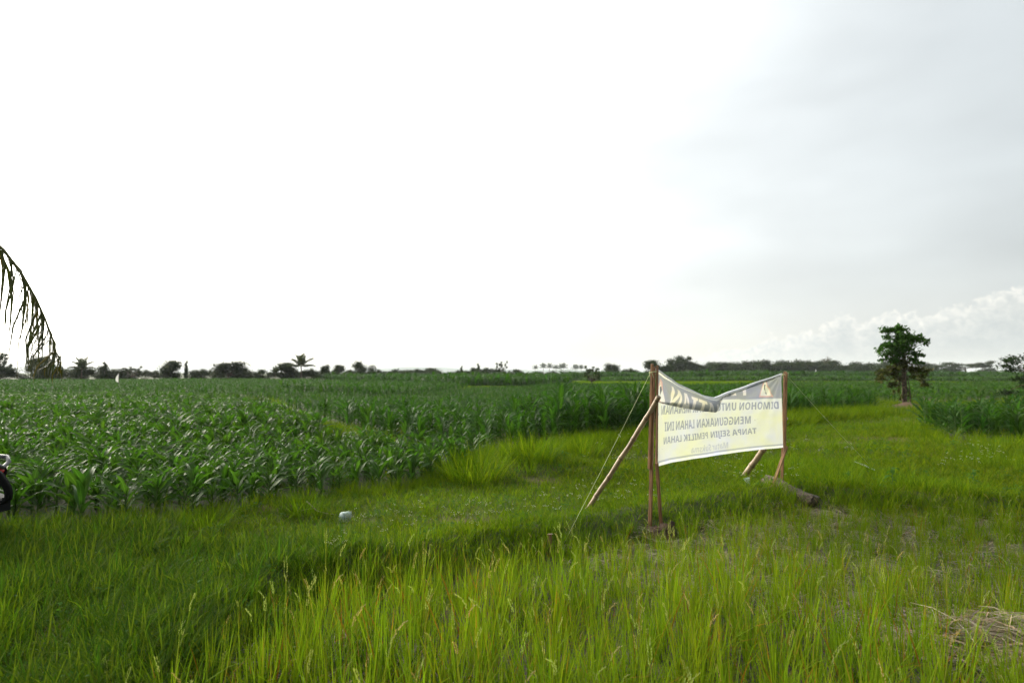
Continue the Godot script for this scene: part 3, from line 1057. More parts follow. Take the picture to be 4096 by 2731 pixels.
func frond_mesh(l: float, a0: float, droop: float, leaflet: float, count: int, width: float, tones: Array) -> MB:
	var mb := MB.new()
	var pts := []
	var an := a0
	var p := Vector3.ZERO
	for i in 13:
		pts.append(p)
		p += Vector3(sin(an), cos(an), 0) * l / 12.0
		an += droop * (0.5 + i / 12.0) / 12.0
	var rs := []
	for i in 13:
		rs.append(lerpf(0.012, 0.002, i / 12.0) * l)
	mb.tube(pts, rs, 4, Color(0.09, 0.10, 0.025), false)
	for i in count:
		var t := 0.14 + 0.86 * (i + 0.5) / count
		var f := t * 12.0
		var b: Vector3 = pts[int(f)].lerp(pts[mini(12, int(f) + 1)], f - int(f))
		var tg: Vector3 = (pts[mini(12, int(f) + 1)] - pts[maxi(0, int(f) - 1)]).normalized()
		for s in [-1.0, 1.0]:
			var ll := leaflet * sin(PI * (0.18 + 0.72 * t)) * rf(0.85, 1.1)
			var o := (Vector3(0, 0, s) + tg * rf(0.35, 0.7)).normalized()
			var q := [b, b + o * ll * 0.4 + Vector3.DOWN * ll * rf(0.02, 0.12), b + o * ll * 0.75 + Vector3.DOWN * ll * rf(0.2, 0.4), b + o * ll * 0.9 + Vector3.DOWN * ll * rf(0.5, 0.75)]
			mb.ribbon(q, [width * 0.5, width, width * 0.7, width * 0.08], tg + Vector3.UP * 0.5, shift(tones[rng.randi() % tones.size()], 0.2))
	return mb

func make_trees() -> void:
	rng.seed = 9005
	var kinds := {}
	for k in ["round", "round2", "bush", "bush2", "spread", "leggy", "sparse", "spire", "bare"]:
		kinds[k] = tree_kind(k.trim_suffix("2"))
	var ptones := [Color(0.035, 0.055, 0.014), Color(0.05, 0.065, 0.016)]
	var fr := []
	for k in 3:
		fr.append(frond_mesh(1.0, [0.12, 0.5, 1.05][k], [0.9, 1.2, 1.2][k], 0.28, 18, 0.045, ptones).mesh(M.palm_leaf))
	var ptrunk := MB.new()
	limb(ptrunk, Vector3(0, -0.05, 0), Vector3(0.03, 0.53, 0), 0.03, 0.02, Vector3(0.03, 0, 0), Color(0.9, 0.85, 0.8))
	var ptm := ptrunk.mesh(M.bark)
	# kind, x, distance, height, width over height, label, group
	var L := [
		["sparse", -92.5, 110, 4.9, 1.0, "thin open-branched tree at the very edge of the view, left of the bushes", ""],
		["bush", -91.0, 108, 3.2, 1.1, "dark bush at the foot of the thin open-branched tree", ""],
		["round", -86.5, 112, 4.6, 1.5, "broad dark tree behind the hanging palm frond", ""],
		["bush2", -82.0, 108, 3.4, 1.1, "dense dark bush just right of the hanging frond's tip", ""],
		["bush", -79.0, 112, 3.0, 1.0, "dense dark bush at the foot of the far banana-like palm", ""],
		["bush2", -74.0, 112, 2.9, 1.3, "low dark bush between the far palm and the white marker", ""],
		["spire", -73.6, 110, 3.4, 0.9, "small pointed tree rising out of the low dark bush", ""],
		["sparse", -69.8, 112, 2.6, 1.6, "thin twiggy shrub behind the white marker in the corn", ""],
		["sparse", -66.8, 114, 1.9, 1.6, "small twiggy shrub right of the white marker", ""],
		["round2", -62.6, 112, 3.8, 1.35, "dome-shaped dark tree with gaps low in its crown", ""],
		["spire", -59.8, 112, 3.6, 0.6, "narrow spiky tree right of the dome-shaped tree", ""],
		["bush", -56.4, 118, 1.9, 1.8, "low faint hedge between the dome-shaped and the lobed tree", ""],
		["round", -52.0, 112, 3.6, 1.9, "wide lobed dark tree with light showing through its crown", ""],
		["bush2", -47.6, 114, 2.2, 1.4, "low bush at the right foot of the wide lobed tree", ""],
		["round2", -41.2, 112, 3.4, 1.5, "dark tree at the left foot of the tall spiky palm", ""],
		["bush", -37.4, 113, 2.4, 0.9, "small bush at the right foot of the tall spiky palm", ""],
		["round", -34.4, 112, 3.0, 0.7, "small upright tree right of the tall spiky palm", ""],
		["round2", -38.6, 135, 3.3, 1.2, "hazy round tree just behind the small upright tree", ""],
		["bush2", -27.6, 112, 3.7, 0.9, "solitary dense tree with a flat notched top left of the hills", ""],
		["bush", -25.2, 114, 2.2, 1.2, "low bush leaning out from the solitary dense tree", ""],
		["bush", -30.6, 116, 2.2, 0.9, "low bush left of the solitary dense tree", ""],
		["sparse", -24.0, 125, 2.2, 0.8, "small thin tree in front of the hills' left end", ""],
		["bush", -27.0, 170, 2.6, 2.0, "low hazy thicket under the left end of the hills", ""],
		["bush2", -22.6, 170, 2.9, 2.2, "low wide clump under the middle of the hills", ""],
		["spire", -13.6, 165, 3.2, 0.8, "small pointed tree under the dip between the hills", ""],
		["round", -10.2, 170, 3.0, 1.2, "small hazy tree under the second hill", ""],
		["spire", -9.2, 165, 3.8, 0.8, "pointed tree left of the twin-topped tree above the tall corn", ""],
		["bush", -6.5, 165, 3.0, 1.4, "rounded bush between the pointed and the twin-topped tree", ""],
		["sparse", -2.9, 165, 4.4, 0.8, "twin-topped tree standing above the tall corn block", ""],
		["bush2", 1.3, 165, 2.9, 1.3, "rounded bush above the right end of the tall corn block", ""],
		["sparse", 8.9, 68, 2.5, 0.9, "small thin field tree standing alone in front of the hazy palms", ""],
		["bush", 10.6, 160, 2.4, 0.9, "small round bush by the dark field post", ""],
		["round", 27.2, 165, 4.6, 1.05, "medium field tree with two crown tips left of the banner", ""],
		["bush", 31.8, 165, 3.2, 1.0, "low dense tree between the two-tipped tree and the banner", ""],
		["round2", 36.6, 158, 5.4, 1.2, "large dark tree directly behind the banner's near post", ""],
		["round", 44.0, 175, 4.2, 1.0, "dark tree just right of the banner's near post", ""],
		["leggy", 65.0, 232, 8.2, 1.0, "tall pale-trunked tree with two open crowns above the banner", ""],
		["bare", 119.5, 232, 8.6, 0.85, "tall nearly leafless tree above the treeline", ""],
		["round", 115.0, 240, 7.0, 0.9, "rounded tree just left of the leafless tree", ""],
		["spread", 206.0, 300, 7.2, 1.7, "flat-topped tree right of the lone near tree", ""],
		["spread", 223.0, 300, 7.0, 1.9, "widest flat-topped tree in the far right row", ""],
		["spread", 228.5, 296, 7.6, 0.9, "narrow flat-topped tree at the end of the row", ""],
		["bush", 214.0, 300, 5.2, 2.0, "dark bush mass below the flat-topped trees", ""],
		["bush2", 237.0, 305, 4.6, 2.0, "low bush near the thin mast", ""],
	]
	# the dark wood behind the banner: trees one can tell apart only as a row
	for i in 46:
		var px := 2680.0 + 19.4 * i + rf(-7, 7)
		var d := rf(222, 262)
		var hgt := (5.7 + 1.4 * sin(i * 1.7) + rf(-0.5, 0.9)) * (1.0 if px < 3300.0 else 0.9)
		L.append([["bush", "round", "bush2", "bush", "round2", "bush2"][i % 6], (px - 2048.0) / 2438.0 * d, d, hgt, rf(1.0, 1.5), "dark bushy tree in the unbroken wood behind the banner" if px < 3130.0 else "dark bushy tree in the wood between banner and lone tree", "trees of the dark wood"])
	for i in 8:
		var px := 3560.0 + 22.0 * i
		L.append([["bush", "bush2"][i % 2], (px - 2048.0) / 2438.0 * 280.0, 280.0 + rf(-10, 10), rf(4.2, 5.6), 1.3, "hazy dark tree of the wood behind the lone tree", "trees behind the lone tree"])
	for i in 34:      # the hedge that closes the fields
		var hx := -98.0 + 3.1 * i + rf(-1, 1)
		L.append([["bush", "bush2"][i % 2], hx, rf(117, 126), rf(1.7, 2.4), rf(1.2, 1.9), "low dark hedge bush closing the cornfields under the silhouetted trees" if hx < -34.0 else "low hazy hedge bush beyond the tall corn block", "hedge bushes behind the cornfields"])
	for e in L:
		var kd: Dictionary = kinds[e[0]]
		var t := thing("tree" if not (e[0] as String).begins_with("bush") else "bush", on(e[1], e[2]), [0.0, PI][rng.randi() % 2] + rf(-0.5, 0.5))
		var hs: float = e[3] * (1.12 if e[1] < 0.0 else 1.0)
		t.scale = Vector3(e[3] * e[4], hs, e[3] * e[4])
		part("trunk", kd.trunk, t)
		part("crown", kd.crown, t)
		tag(t, e[5], "tree" if not (e[0] as String).begins_with("bush") else "bush", e[6])
	# palms
	var P := [[-77.6, 110, 4.4, "banana-like palm with arching fronds among the dark bushes"], [-43.4, 112, 2.6, "short palm left of the wide tree and spiky palm"], [-38.2, 110, 4.9, "tall spiky palm standing highest in the silhouetted row"]]
	for i in 9:
		P.append([(2150.0 + 23.0 * i + rf(-6, 6) - 2048.0) / 2438.0 * 900.0, rf(860, 940), rf(11.0, 16.0), "small hazy coconut palm in the distant row beneath the hills"])
	for e in P:
		var t := thing("palm_tree", on(e[0], e[1]), rf(0, TAU))
		t.scale = Vector3.ONE * e[2]
		part("trunk", ptm, t)
		for k in 18:
			part("frond", fr[k % 3], t, Transform3D(Basis(Vector3.UP, k * 2.4 + rf(-0.2, 0.2)).scaled(Vector3.ONE * rf(0.46, 0.60)), Vector3(0.03, 0.52, 0)))
		tag(t, e[3], "palm tree", "distant coconut palms" if e[1] > 200 else "")
	make_lone_tree()
	make_edge_tree()
	make_near_palm()

func make_lone_tree() -> void:
	rng.seed = 9053
	var t := thing("tree", on(18.2, 28.3))
	tag(t, "lone leafy young tree with drooping lower branches beside the corn", "tree")
	var z := 0.003194       # metres for one step of the measured lobes
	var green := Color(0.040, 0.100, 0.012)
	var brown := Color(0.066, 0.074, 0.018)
	var lobes := []
	for q in [[560, 300, 90, 50, 0], [660, 300, 110, 60, 0], [780, 290, 80, 55, 0], [740, 240, 40, 20, 0], [480, 320, 25, 20, 0], [540, 400, 70, 70, 0], [700, 420, 140, 100, 0], [860, 420, 110, 75, 0], [960, 430, 80, 65, 0], [1010, 375, 25, 20, 0], [1070, 480, 45, 55, 0], [1105, 440, 25, 10, 0], [500, 520, 100, 60, 0], [420, 580, 45, 40, 0], [380, 615, 30, 22, 0], [650, 560, 140, 90, 0], [790, 560, 80, 90, 0], [540, 640, 90, 60, 0], [480, 730, 55, 35, 0], [600, 730, 90, 60, 0], [900, 630, 70, 45, 0], [980, 650, 70, 50, 0], [1060, 660, 25, 30, 0], [920, 730, 80, 60, 0], [1030, 780, 60, 40, 0], [700, 780, 90, 60, 1], [800, 830, 70, 60, 1], [640, 850, 110, 60, 1], [520, 910, 110, 50, 1], [400, 920, 90, 45, 1], [380, 1010, 45, 45, 1], [470, 1010, 70, 50, 1], [620, 960, 90, 60, 1], [640, 1070, 60, 50, 1], [560, 1100, 40, 50, 1], [560, 1190, 15, 35, 1], [920, 870, 110, 55, 1], [1050, 880, 100, 50, 1], [1160, 880, 55, 35, 1], [1070, 970, 80, 70, 1], [1060, 1070, 50, 60, 1], [1120, 1090, 40, 35, 1], [860, 960, 40, 60, 1], [720, 1180, 25, 60, 1], [740, 500, 170, 170, 0], [690, 640, 130, 120, 0], [760, 760, 70, 120, 1], [740, 1000, 60, 120, 1], [790, 1130, 35, 110, 1], [725, 1270, 22, 70, 1], [850, 1200, 16, 70, 1]]:
		lobes.append([Vector3((q[0] - 770) * z, (1370 - q[1]) * z, rf(-0.25, 0.25)), Vector3(q[2] * z, q[3] * z, maxf(q[2], 60) * z), green if q[4] == 0 else brown])
	var tr := MB.new()
	var bark := Color(0.75, 0.68, 0.6)
	limb(tr, Vector3(-0.03, -0.1, 0), Vector3(0.04, 2.6, 0), 0.10, 0.05, Vector3(0.02, 0, 0), bark, 8)
	limb(tr, Vector3(-0.12, -0.1, 0.05), Vector3(-0.05, 1.5, 0), 0.05, 0.03, Vector3(-0.02, 0, 0), bark)
	limb(tr, Vector3(0.25, -0.1, 0), Vector3(0.12, 1.3, 0.05), 0.035, 0.02, Vector3(0.02, 0, 0.03), bark)
	for l in lobes:
		var c: Vector3 = l[0]
		var y0 := clampf(c.y - 0.1 - 0.5 * absf(c.x), 0.9, 2.5)
		if l[2] == brown:
			y0 = clampf(c.y + 0.35, 1.2, 2.2)
		limb(tr, Vector3(0.03, y0, 0), c, 0.022, 0.006, Vector3(0, 0.08, 0), bark, 5)
	part("trunk", tr.mesh(M.bark), t)
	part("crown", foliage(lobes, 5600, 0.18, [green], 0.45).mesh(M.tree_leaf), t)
	# reddish earth round its foot
	var mb := MB.new()
	for i in 9:
		for k in 20:
			var r := (0.10 + 0.46 * i / 8.0) * (1.0 + 0.5 * bump.get_noise_2d(cos(TAU * k / 20) * 150.0, sin(TAU * k / 20) * 150.0 + i * 4.0))
			var a := TAU * k / 20
			mb.vert(Vector3(cos(a) * r, 0.10 * (1.0 - i / 8.0) + 0.03 * bump.get_noise_2d(cos(a) * r * 90.0, sin(a) * r * 90.0) - 0.07 * (i / 8.0), sin(a) * r * 0.8), Vector3.UP, Color(0.20, 0.12, 0.075))
	for i in 8:
		for k in 20:
			mb.quad(i * 20 + k, i * 20 + (k + 1) % 20, (i + 1) * 20 + (k + 1) % 20, (i + 1) * 20 + k)
	var soil := solid("earth_mound", mb.mesh(M.soil))
	soil.position = on(18.2, 28.1, 0.02)
	tag(soil, "low mound of reddish earth at the lone tree's foot", "earth mound")

func make_edge_tree() -> void:
	rng.seed = 9061
	var t := thing("tree", on(27.7, 32.0))
	tag(t, "dense dark tree cut off by the picture's right-hand border", "tree")
	var lobes := []
	for i in 40:
		var a := rf(0, TAU)
		var q := sqrt(rng.randf())
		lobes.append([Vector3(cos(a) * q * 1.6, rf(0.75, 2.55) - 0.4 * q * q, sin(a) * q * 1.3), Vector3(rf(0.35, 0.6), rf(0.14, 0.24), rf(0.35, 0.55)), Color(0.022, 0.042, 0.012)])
	var tr := MB.new()
	limb(tr, Vector3(0, -0.1, 0), Vector3(0.05, 1.3, 0), 0.13, 0.08, Vector3(0.05, 0, 0), Color(0.75, 0.7, 0.6), 8)
	for l in lobes:
		limb(tr, Vector3(0.03, rf(0.8, 1.3), 0), l[0], 0.035, 0.008, Vector3(0, 0.08, 0), Color(0.75, 0.7, 0.6), 5)
	part("trunk", tr.mesh(M.bark), t)
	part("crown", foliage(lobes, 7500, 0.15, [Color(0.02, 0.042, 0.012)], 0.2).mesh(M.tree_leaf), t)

# ------------------------------------------------------------------ the coconut palm whose frond hangs into view
func make_near_palm() -> void:
	rng.seed = 9071
	var at := on(-7.9, 6.2)
	var t := thing("coconut_palm", at)
	tag(t, "coconut palm whose ragged frond tip hangs into view above the bushes", "palm tree")
	var tr := MB.new()
	var pts := []
	var rs := []
	for i in 14:
		pts.append(Vector3(0.12 * sin(i / 13.0 * 2.0), -0.1 + 3.3 * i / 13.0, 0.06 * sin(i * 0.3)))
		rs.append(0.17 - 0.05 * i / 13.0 + (0.012 if i % 2 else 0.0))
	tr.tube(pts, rs, 12, Color(1.2, 1.15, 1.05))
	part("trunk", tr.mesh(M.bark), t)
	var crown: Vector3 = pts[-1]
	var tones := [Color(0.045, 0.055, 0.012), Color(0.06, 0.06, 0.014), Color(0.035, 0.05, 0.012)]
	for k in 34:  # unseen fronds, crowded in to cast shade over the near-left corner
		var az := k * 2.4 + 0.5
		if -7.9 + 2.7 * cos(az) > -0.9 * (6.2 + 2.7 * sin(az)) - 0.3:    # only the one built below reaches into the view
			continue
		var a0: float = [0.25, 0.7, 1.1][k % 3]
		part("frond", frond_mesh(rf(2.9, 3.4), a0, [1.6, 1.35, 1.1][k % 3], 0.75, 34, 0.045, tones).mesh(M.palm_leaf), t, Transform3D(Basis(Vector3.UP, az), crown))
	# the frond in view: its rib rises from the crown and bows over to the right
	var ribw := [Vector3(0, 0, 0), Vector3(0.55, 0.42, 0.02), Vector3(1.15, 0.52, 0.04), Vector3(1.75, 0.32, 0.06), Vector3(2.22, 0.02, 0.08), Vector3(2.62, -0.33, 0.10), Vector3(2.83, -0.58, 0.12), Vector3(2.99, -0.83, 0.13), Vector3(3.10, -1.04, 0.14), Vector3(3.175, -1.22, 0.14), Vector3(3.22, -1.38, 0.14), Vector3(3.245, -1.50, 0.14)]
	var rib := []
	for q in ribw:
		rib.append(q)
	var rr := []
	for i in rib.size():
		rr.append(lerpf(0.026, 0.003, i / float(rib.size() - 1)))
	var mb := MB.new()
	mb.tube(rib, rr, 6, Color(0.075, 0.08, 0.022), false)
	var fr := part("frond", mb.mesh(M.palm_leaf), t, Transform3D(Basis.IDENTITY, crown))
	var count := 76
	for i in count:
		var f := (0.12 + 0.875 * pow((i + 0.5) / count, 1.15)) * (rib.size() - 1)
		var b: Vector3 = rib[int(f)].lerp(rib[mini(rib.size() - 1, int(f) + 1)], f - int(f))
		for s in [-1.0, 1.0]:
			var u := f / (rib.size() - 1)
			if rng.randf() < 0.12:
				continue
			var l := minf(lerpf(1.1, 0.36, u * u) * rf(0.45, 1.15), at.y + crown.y + b.y - rf(1.46, 1.60))
			if l < 0.06:
				continue
			var lm := MB.new()
			var tone := Color(0.04, 0.05, 0.012)
			if rng.randf() > 0.82: tone = Color(0.12, 0.10, 0.02)
			var ox := rf(-0.10, lerpf(0.12, 0.0, smoothstep(0.45, 0.8, u)))
			var oz: float = s * rf(0.02, 0.16)
			var k1 := rf(-0.05, 0.05)
			var q := [b, b + Vector3(ox * 0.55 + 0.02, -l * 0.25, oz * 0.6), b + Vector3(ox * 0.9, -l * 0.52, oz), b + Vector3(ox + k1 * 0.5, -l * 0.78, oz * 1.05), b + Vector3(ox + k1, -l, oz)]
			var w := rf(0.010, 0.034) * lerpf(1.15, 0.6, u)
			lm.ribbon(q, [w * 0.55, w, w * 0.85, w * 0.45, w * 0.06], Vector3(1, 0, s * rf(-0.8, 0.8)), shift(tone, 0.25))
			part("leaflet", lm.mesh(M.palm_leaf), fr)

# ------------------------------------------------------------------ the banner and what carries it
func letters(img: Image, text: String, font: Font, x0: float, x1: float, top: float, bottom: float, col: Color) -> void:
	# draws one line of print: x in pixels from x0, fitted to x1 when that is given, capitals between top and bottom
	var tm := TextMesh.new()
	tm.font = font
	tm.font_size = 64
	tm.pixel_size = 1.0
	tm.depth = 0.0
	tm.curve_step = 2.0
	tm.text = text
	var a := tm.get_mesh_arrays()
	var vv: PackedVector3Array = a[Mesh.ARRAY_VERTEX]
	var ii: PackedInt32Array = a[Mesh.ARRAY_INDEX] if a[Mesh.ARRAY_INDEX] != null else PackedInt32Array(range(vv.size()))
	var lo := Vector2(1e9, 1e9)
	var hi := -lo
	for p in vv:
		lo = lo.min(Vector2(p.x, p.y))
		hi = hi.max(Vector2(p.x, p.y))
	var sx := (x1 - x0) / (hi.x - lo.x)
	var sy := (bottom - top) / (hi.y - lo.y)
	var w := img.get_width()
	var h := img.get_height()
	for k in range(0, ii.size(), 3):
		var q := []
		for j in 3:
			var p: Vector3 = vv[ii[k + j]]
			q.append(Vector2(x0 + (p.x - lo.x) * sx, bottom - (p.y - lo.y) * sy))
		fill(img, q, col, w, h)

func fill(img: Image, q: Array, col: Color, w: int, h: int) -> void:
	var y0 := maxi(0, int(floor(minf(q[0].y, minf(q[1].y, q[2].y)))))
	var y1 := mini(h - 1, int(ceil(maxf(q[0].y, maxf(q[1].y, q[2].y)))))
	for y in range(y0, y1 + 1):
		var yc := y + 0.5
		var xa := 1e9
		var xb := -1e9
		for j in 3:
			var a: Vector2 = q[j]
			var b: Vector2 = q[(j + 1) % 3]
			if (a.y <= yc) != (b.y <= yc):
				var x := a.x + (yc - a.y) / (b.y - a.y) * (b.x - a.x)
				xa = minf(xa, x)
				xb = maxf(xb, x)
		if xb > xa:
			var i0 := maxi(0, int(round(xa)))
			var i1 := mini(w, int(round(xb)))
			if i1 > i0:
				img.fill_rect(Rect2i(i0, y, i1 - i0, 1), col)

func print_of_banner() -> Image:
	# seen through the back: washed-out ink. 690 pixels a metre, 2.954 m long, 1.03 m high
	var S := 690.0
	var w := 2038
	var h := 711
	var img := Image.create(w, h, false, Image.FORMAT_RGB8)
	var body := Color(0.82, 0.835, 0.775)
	var ink := Color(0.565, 0.585, 0.61)
	var head := Color(0.59, 0.60, 0.605)
	img.fill(body)
	img.fill_rect(Rect2i(0, 0, w, int(h * 0.335)), head)
	img.fill_rect(Rect2i(0, 0, w, int(h * 0.03)), Color(0.90, 0.90, 0.86))
	img.fill_rect(Rect2i(0, int(h * 0.955), w, h), Color(0.90, 0.91, 0.90))
	img.fill_rect(Rect2i(0, int(h * 0.948), w, int(h * 0.022)), Color(0.66, 0.68, 0.69))
	var font := SystemFont.new()
	font.font_names = PackedStringArray(["Droid Sans"])
	font.font_weight = 700
	var heavy := FontVariation.new()
	heavy.base_font = font
	heavy.variation_embolden = 0.2
	letters(img, "DIMOHON UNTUK TIDAK MENANAM ATAU", heavy, 0.078 * S, 3.27 * S, 0.376 * h, 0.474 * h, ink)
	letters(img, "MENGGUNAKAN LAHAN INI", heavy, 0.614 * S, 2.70 * S, 0.553 * h, 0.653 * h, ink)
	letters(img, "TANPA SEIJIN PEMILIK LAHAN", heavy, 0.499 * S, 2.745 * S, 0.712 * h, 0.808 * h, ink)
	letters(img, "Matur Suksma", font, 1.105 * S, 1.999 * S, 0.855 * h, 0.935 * h, Color(0.70, 0.715, 0.72))
	letters(img, "PERHATIAN", heavy, 0.70 * S, 2.60 * S, 0.075 * h, 0.29 * h, Color(0.85, 0.83, 0.78))
	for cx in [0.316, 2.84]:       # the warning triangles: red rim, cream field, dark exclamation mark
		var m: float = cx * S
		fill(img, [Vector2(m, 0.055 * h), Vector2(m - 100, 0.315 * h), Vector2(m + 100, 0.315 * h)], Color(0.79, 0.65, 0.60), w, h)
		fill(img, [Vector2(m, 0.095 * h), Vector2(m - 80, 0.298 * h), Vector2(m + 80, 0.298 * h)], Color(0.85, 0.85, 0.78), w, h)
		fill(img, [Vector2(m - 15, 0.15 * h), Vector2(m + 15, 0.15 * h), Vector2(m, 0.25 * h)], Color(0.42, 0.43, 0.43), w, h)
		fill(img, [Vector2(m - 9, 0.262 * h), Vector2(m + 9, 0.262 * h), Vector2(m, 0.29 * h)], Color(0.42, 0.43, 0.43), w, h)
		fill(img, [Vector2(m - 9, 0.263 * h), Vector2(m + 9, 0.263 * h), Vector2(m, 0.245 * h)], Color(0.42, 0.43, 0.43), w, h)
	# yellow ink bleeding unevenly, small holes and smears
	for y in h:
		for x in range(0, w):
			var k := bump.get_noise_2d(x * 0.22, y * 0.4) * 0.7 + bump.get_noise_2d(x * 1.1 + 500.0, y * 0.5 + x * 0.4) * 0.2
			var c := img.get_pixel(x, y)
			c = Color(c.r * (1.0 + 0.03 * k), c.g * (1.0 + 0.025 * k), c.b * (1.0 - 0.17 * k))
			img.set_pixel(x, y, c)
	for q in [[0.52, 0.61, 8, 4], [0.47, 0.60, 3, 2], [2.8, 0.51, 3, 3], [2.78, 0.83, 5, 2], [0.9, 0.29, 3, 2]]:
		img.fill_rect(Rect2i(int(q[0] * S), int(q[1] * h), q[2], q[3]), Color(0.25, 0.26, 0.22))
	img.resize(1024, 356, Image.INTERPOLATE_LANCZOS)
	return img

func make_banner() -> void:
	var A := Vector2(3.715, 8.40)          # at the far post (where the print begins), x and d
	var B := Vector2(1.535, 6.50)          # at the near post
	var along := B - A
	var nrm := Vector2(along.y, -along.x).normalized()
	if nrm.y < 0: nrm = -nrm              # away from the camera's side
	var nu := 130
	var nv := 84
	var mb := MB.new()
	for i in nu + 1:
		var u := float(i) / nu
		var base := A + along * u + nrm * 0.215 * 4.0 * u * (1.0 - u)
		var tan2 := (along + nrm * 0.215 * 4.0 * (1.0 - 2.0 * u)).normalized()
		var nl := Vector2(tan2.y, -tan2.x)
		if nl.y < 0: nl = -nl
		var ytop := lerpf(1.585, 1.635, u)
		var ybot := lerpf(0.575, 0.605, u) - 0.02 * sin(PI * u)
		var full := ytop - ybot
		var hd := 0.335 * full
		var yb := ytop - hd
		var sag := 0.335 * (1.0 - pow(absf(2.0 * u - 0.99) / 1.01, 1.22))
		sag = maxf(sag, 0.0)
		var sgn := smoothstep(0.36, 0.56, u)
		for j in nv + 1:
			var v := float(j) / nv
			var y := 0.0
			var w := 0.0            # towards the camera
			if v < 0.335:
				var t := v / 0.335
				var gap := hd - sag
				var low := yb - sag * 0.47
				var t1 := clampf((gap + sag * 0.5) / hd, 0.05, 1.0)
				var yt := ytop - sag
				# a hanging loop: down from the top edge, round, and back up to the body
				var soft := 0.16
				var down := lerpf(yt, low, t / t1)
				var back := lerpf(low, yb, (t - t1) / maxf(1.0 - t1, 0.001))
				y = lerpf(down, back, smoothstep(t1 - soft * 0.4, t1 + soft * 0.4, t))
				if t1 > 0.98: y = lerpf(yt, yb, t)
				var amp := sag * 0.36
				w = amp * sin(PI * pow(t, 0.75)) + 0.06 * sag * (1.0 - t)
				# on the far half the slack is rolled up into the edge instead
				var t0 := clampf(sag / hd, 0.0, 0.96)
				var yr := yt
				var wr := 0.0
				if t < t0:
					var turns := t / t0 * 3.0 * TAU
					yr = yt + 0.012 * cos(turns) - 0.012
					wr = 0.012 * sin(turns)
				else:
					yr = lerpf(yt, yb, (t - t0) / (1.0 - t0))
				var roll := 1.0 - smoothstep(0.40, 0.54, u)
				y = lerpf(y, yr, roll)
				w = lerpf(w, wr, roll)
				w += 0.012 * sin(u * 30.0 + t * 4.0) * smoothstep(0.02, 0.15, sag)
			else:
				var t := (v - 0.335) / 0.665
				y = lerpf(yb, ybot, t)
				w = 0.010 * sin(u * 9.0 + t * 3.0) + 0.007 * bump.get_noise_2d(u * 240.0 + t * 90.0, t * 130.0) * 2.0
				w += 0.02 * sgn * sag * exp(-t * 6.0)
				w *= minf(1.0, 12.0 * u * (1.0 - u))
			w += 0.010 * bump.get_noise_2d(u * 500.0 - v * 160.0, v * 330.0 + 70.0) * minf(1.0, 9.0 * u * (1.0 - u))
			for corner in [0.0, 1.0]:        # pulls from the tied corners
				var cx := absf(u - corner) * 2.95
				var cy := v * 1.03
				var dist := sqrt(cx * cx + cy * cy)
				w += 0.011 * sin(atan2(cy, cx) * 19.0 + corner * 2.0) * exp(-dist * 1.3) * smoothstep(0.0, 0.12, dist)
			var p := base - nl * w
			mb.vert(Vector3(p.x, y, -p.y), Vector3(0, 0, 1), Color.WHITE, Vector2(u, v))
	var cols := nv + 1
	for i in nu + 1:
		for j in nv + 1:
			var e: Vector3 = mb.v[mini(i + 1, nu) * cols + j] - mb.v[maxi(i - 1, 0) * cols + j]
			var s: Vector3 = mb.v[i * cols + mini(j + 1, nv)] - mb.v[i * cols + maxi(j - 1, 0)]
			mb.n[i * cols + j] = e.cross(s).normalized()
	for i in nu:
		for j in nv:
			var q := i * cols + j
			mb.quad(q, q + 1, q + cols + 1, q + cols)
	var m := StandardMaterial3D.new()
	m.resource_name = "printed vinyl seen from the back"
	m.albedo_texture = ImageTexture.create_from_image(print_of_banner())
	m.roughness = 0.42
	m.cull_mode = BaseMaterial3D.CULL_DISABLED
	m.backlight_enabled = true
	m.backlight = Color(0.62, 0.62, 0.60).linear_to_srgb()
	m.texture_repeat = false
	M.vinyl = m
	var t := thing("banner")
	tag(t, "sagging pale yellow vinyl banner seen from behind with reversed grey lettering", "banner")
	part("sheet", mb.mesh(m), t)
	# the rolled hem along the slack upper edge
	var pts := []
	var rs := []
	for i in range(0, nu + 1, 2):
		pts.append(mb.v[i * cols] + Vector3(0, 0.002, 0))
		rs.append(0.011 + 0.010 * smoothstep(0.05, 0.3, i / float(nu)) * (1.0 - smoothstep(0.4, 0.6, i / float(nu))))
	var hem := MB.new()
	hem.tube(pts, rs, 8, Color.WHITE)
	var hm := plain("white hem", Color(0.72, 0.74, 0.76), 0.45)
	hm.backlight_enabled = true
	hm.backlight = Color(0.4, 0.4, 0.4).linear_to_srgb()
	part("hem", hem.mesh(hm), t)

func lath(mb_at: Vector3, to: Vector3, w: float, dth: float, face: Vector3, tone: float) -> Array:
	# a sawn lath from one point to another: its mesh and its place
	var up := (to - mb_at)
	var l := up.length()
	up = up / l
	var x := (face - up * face.dot(up)).normalized()
	var z := x.cross(up).normalized()
	var mb := MB.new()
	mb.box(Transform3D.IDENTITY, Vector3(w, l, dth), Color(tone, tone, tone), 0.003)
	return [mb.mesh(M.lath), Transform3D(Basis(x, up, z), (mb_at + to) * 0.5)]

func put_lath(called: String, root: Node3D, a: Vector3, b: Vector3, w: float, dth: float, tone := 1.0, face := Vector3(0.75, 0, 0.65)) -> void:
	var q := lath(a - root.position, b - root.position, w, dth, face, tone)
	part(called, q[0], root, q[1])

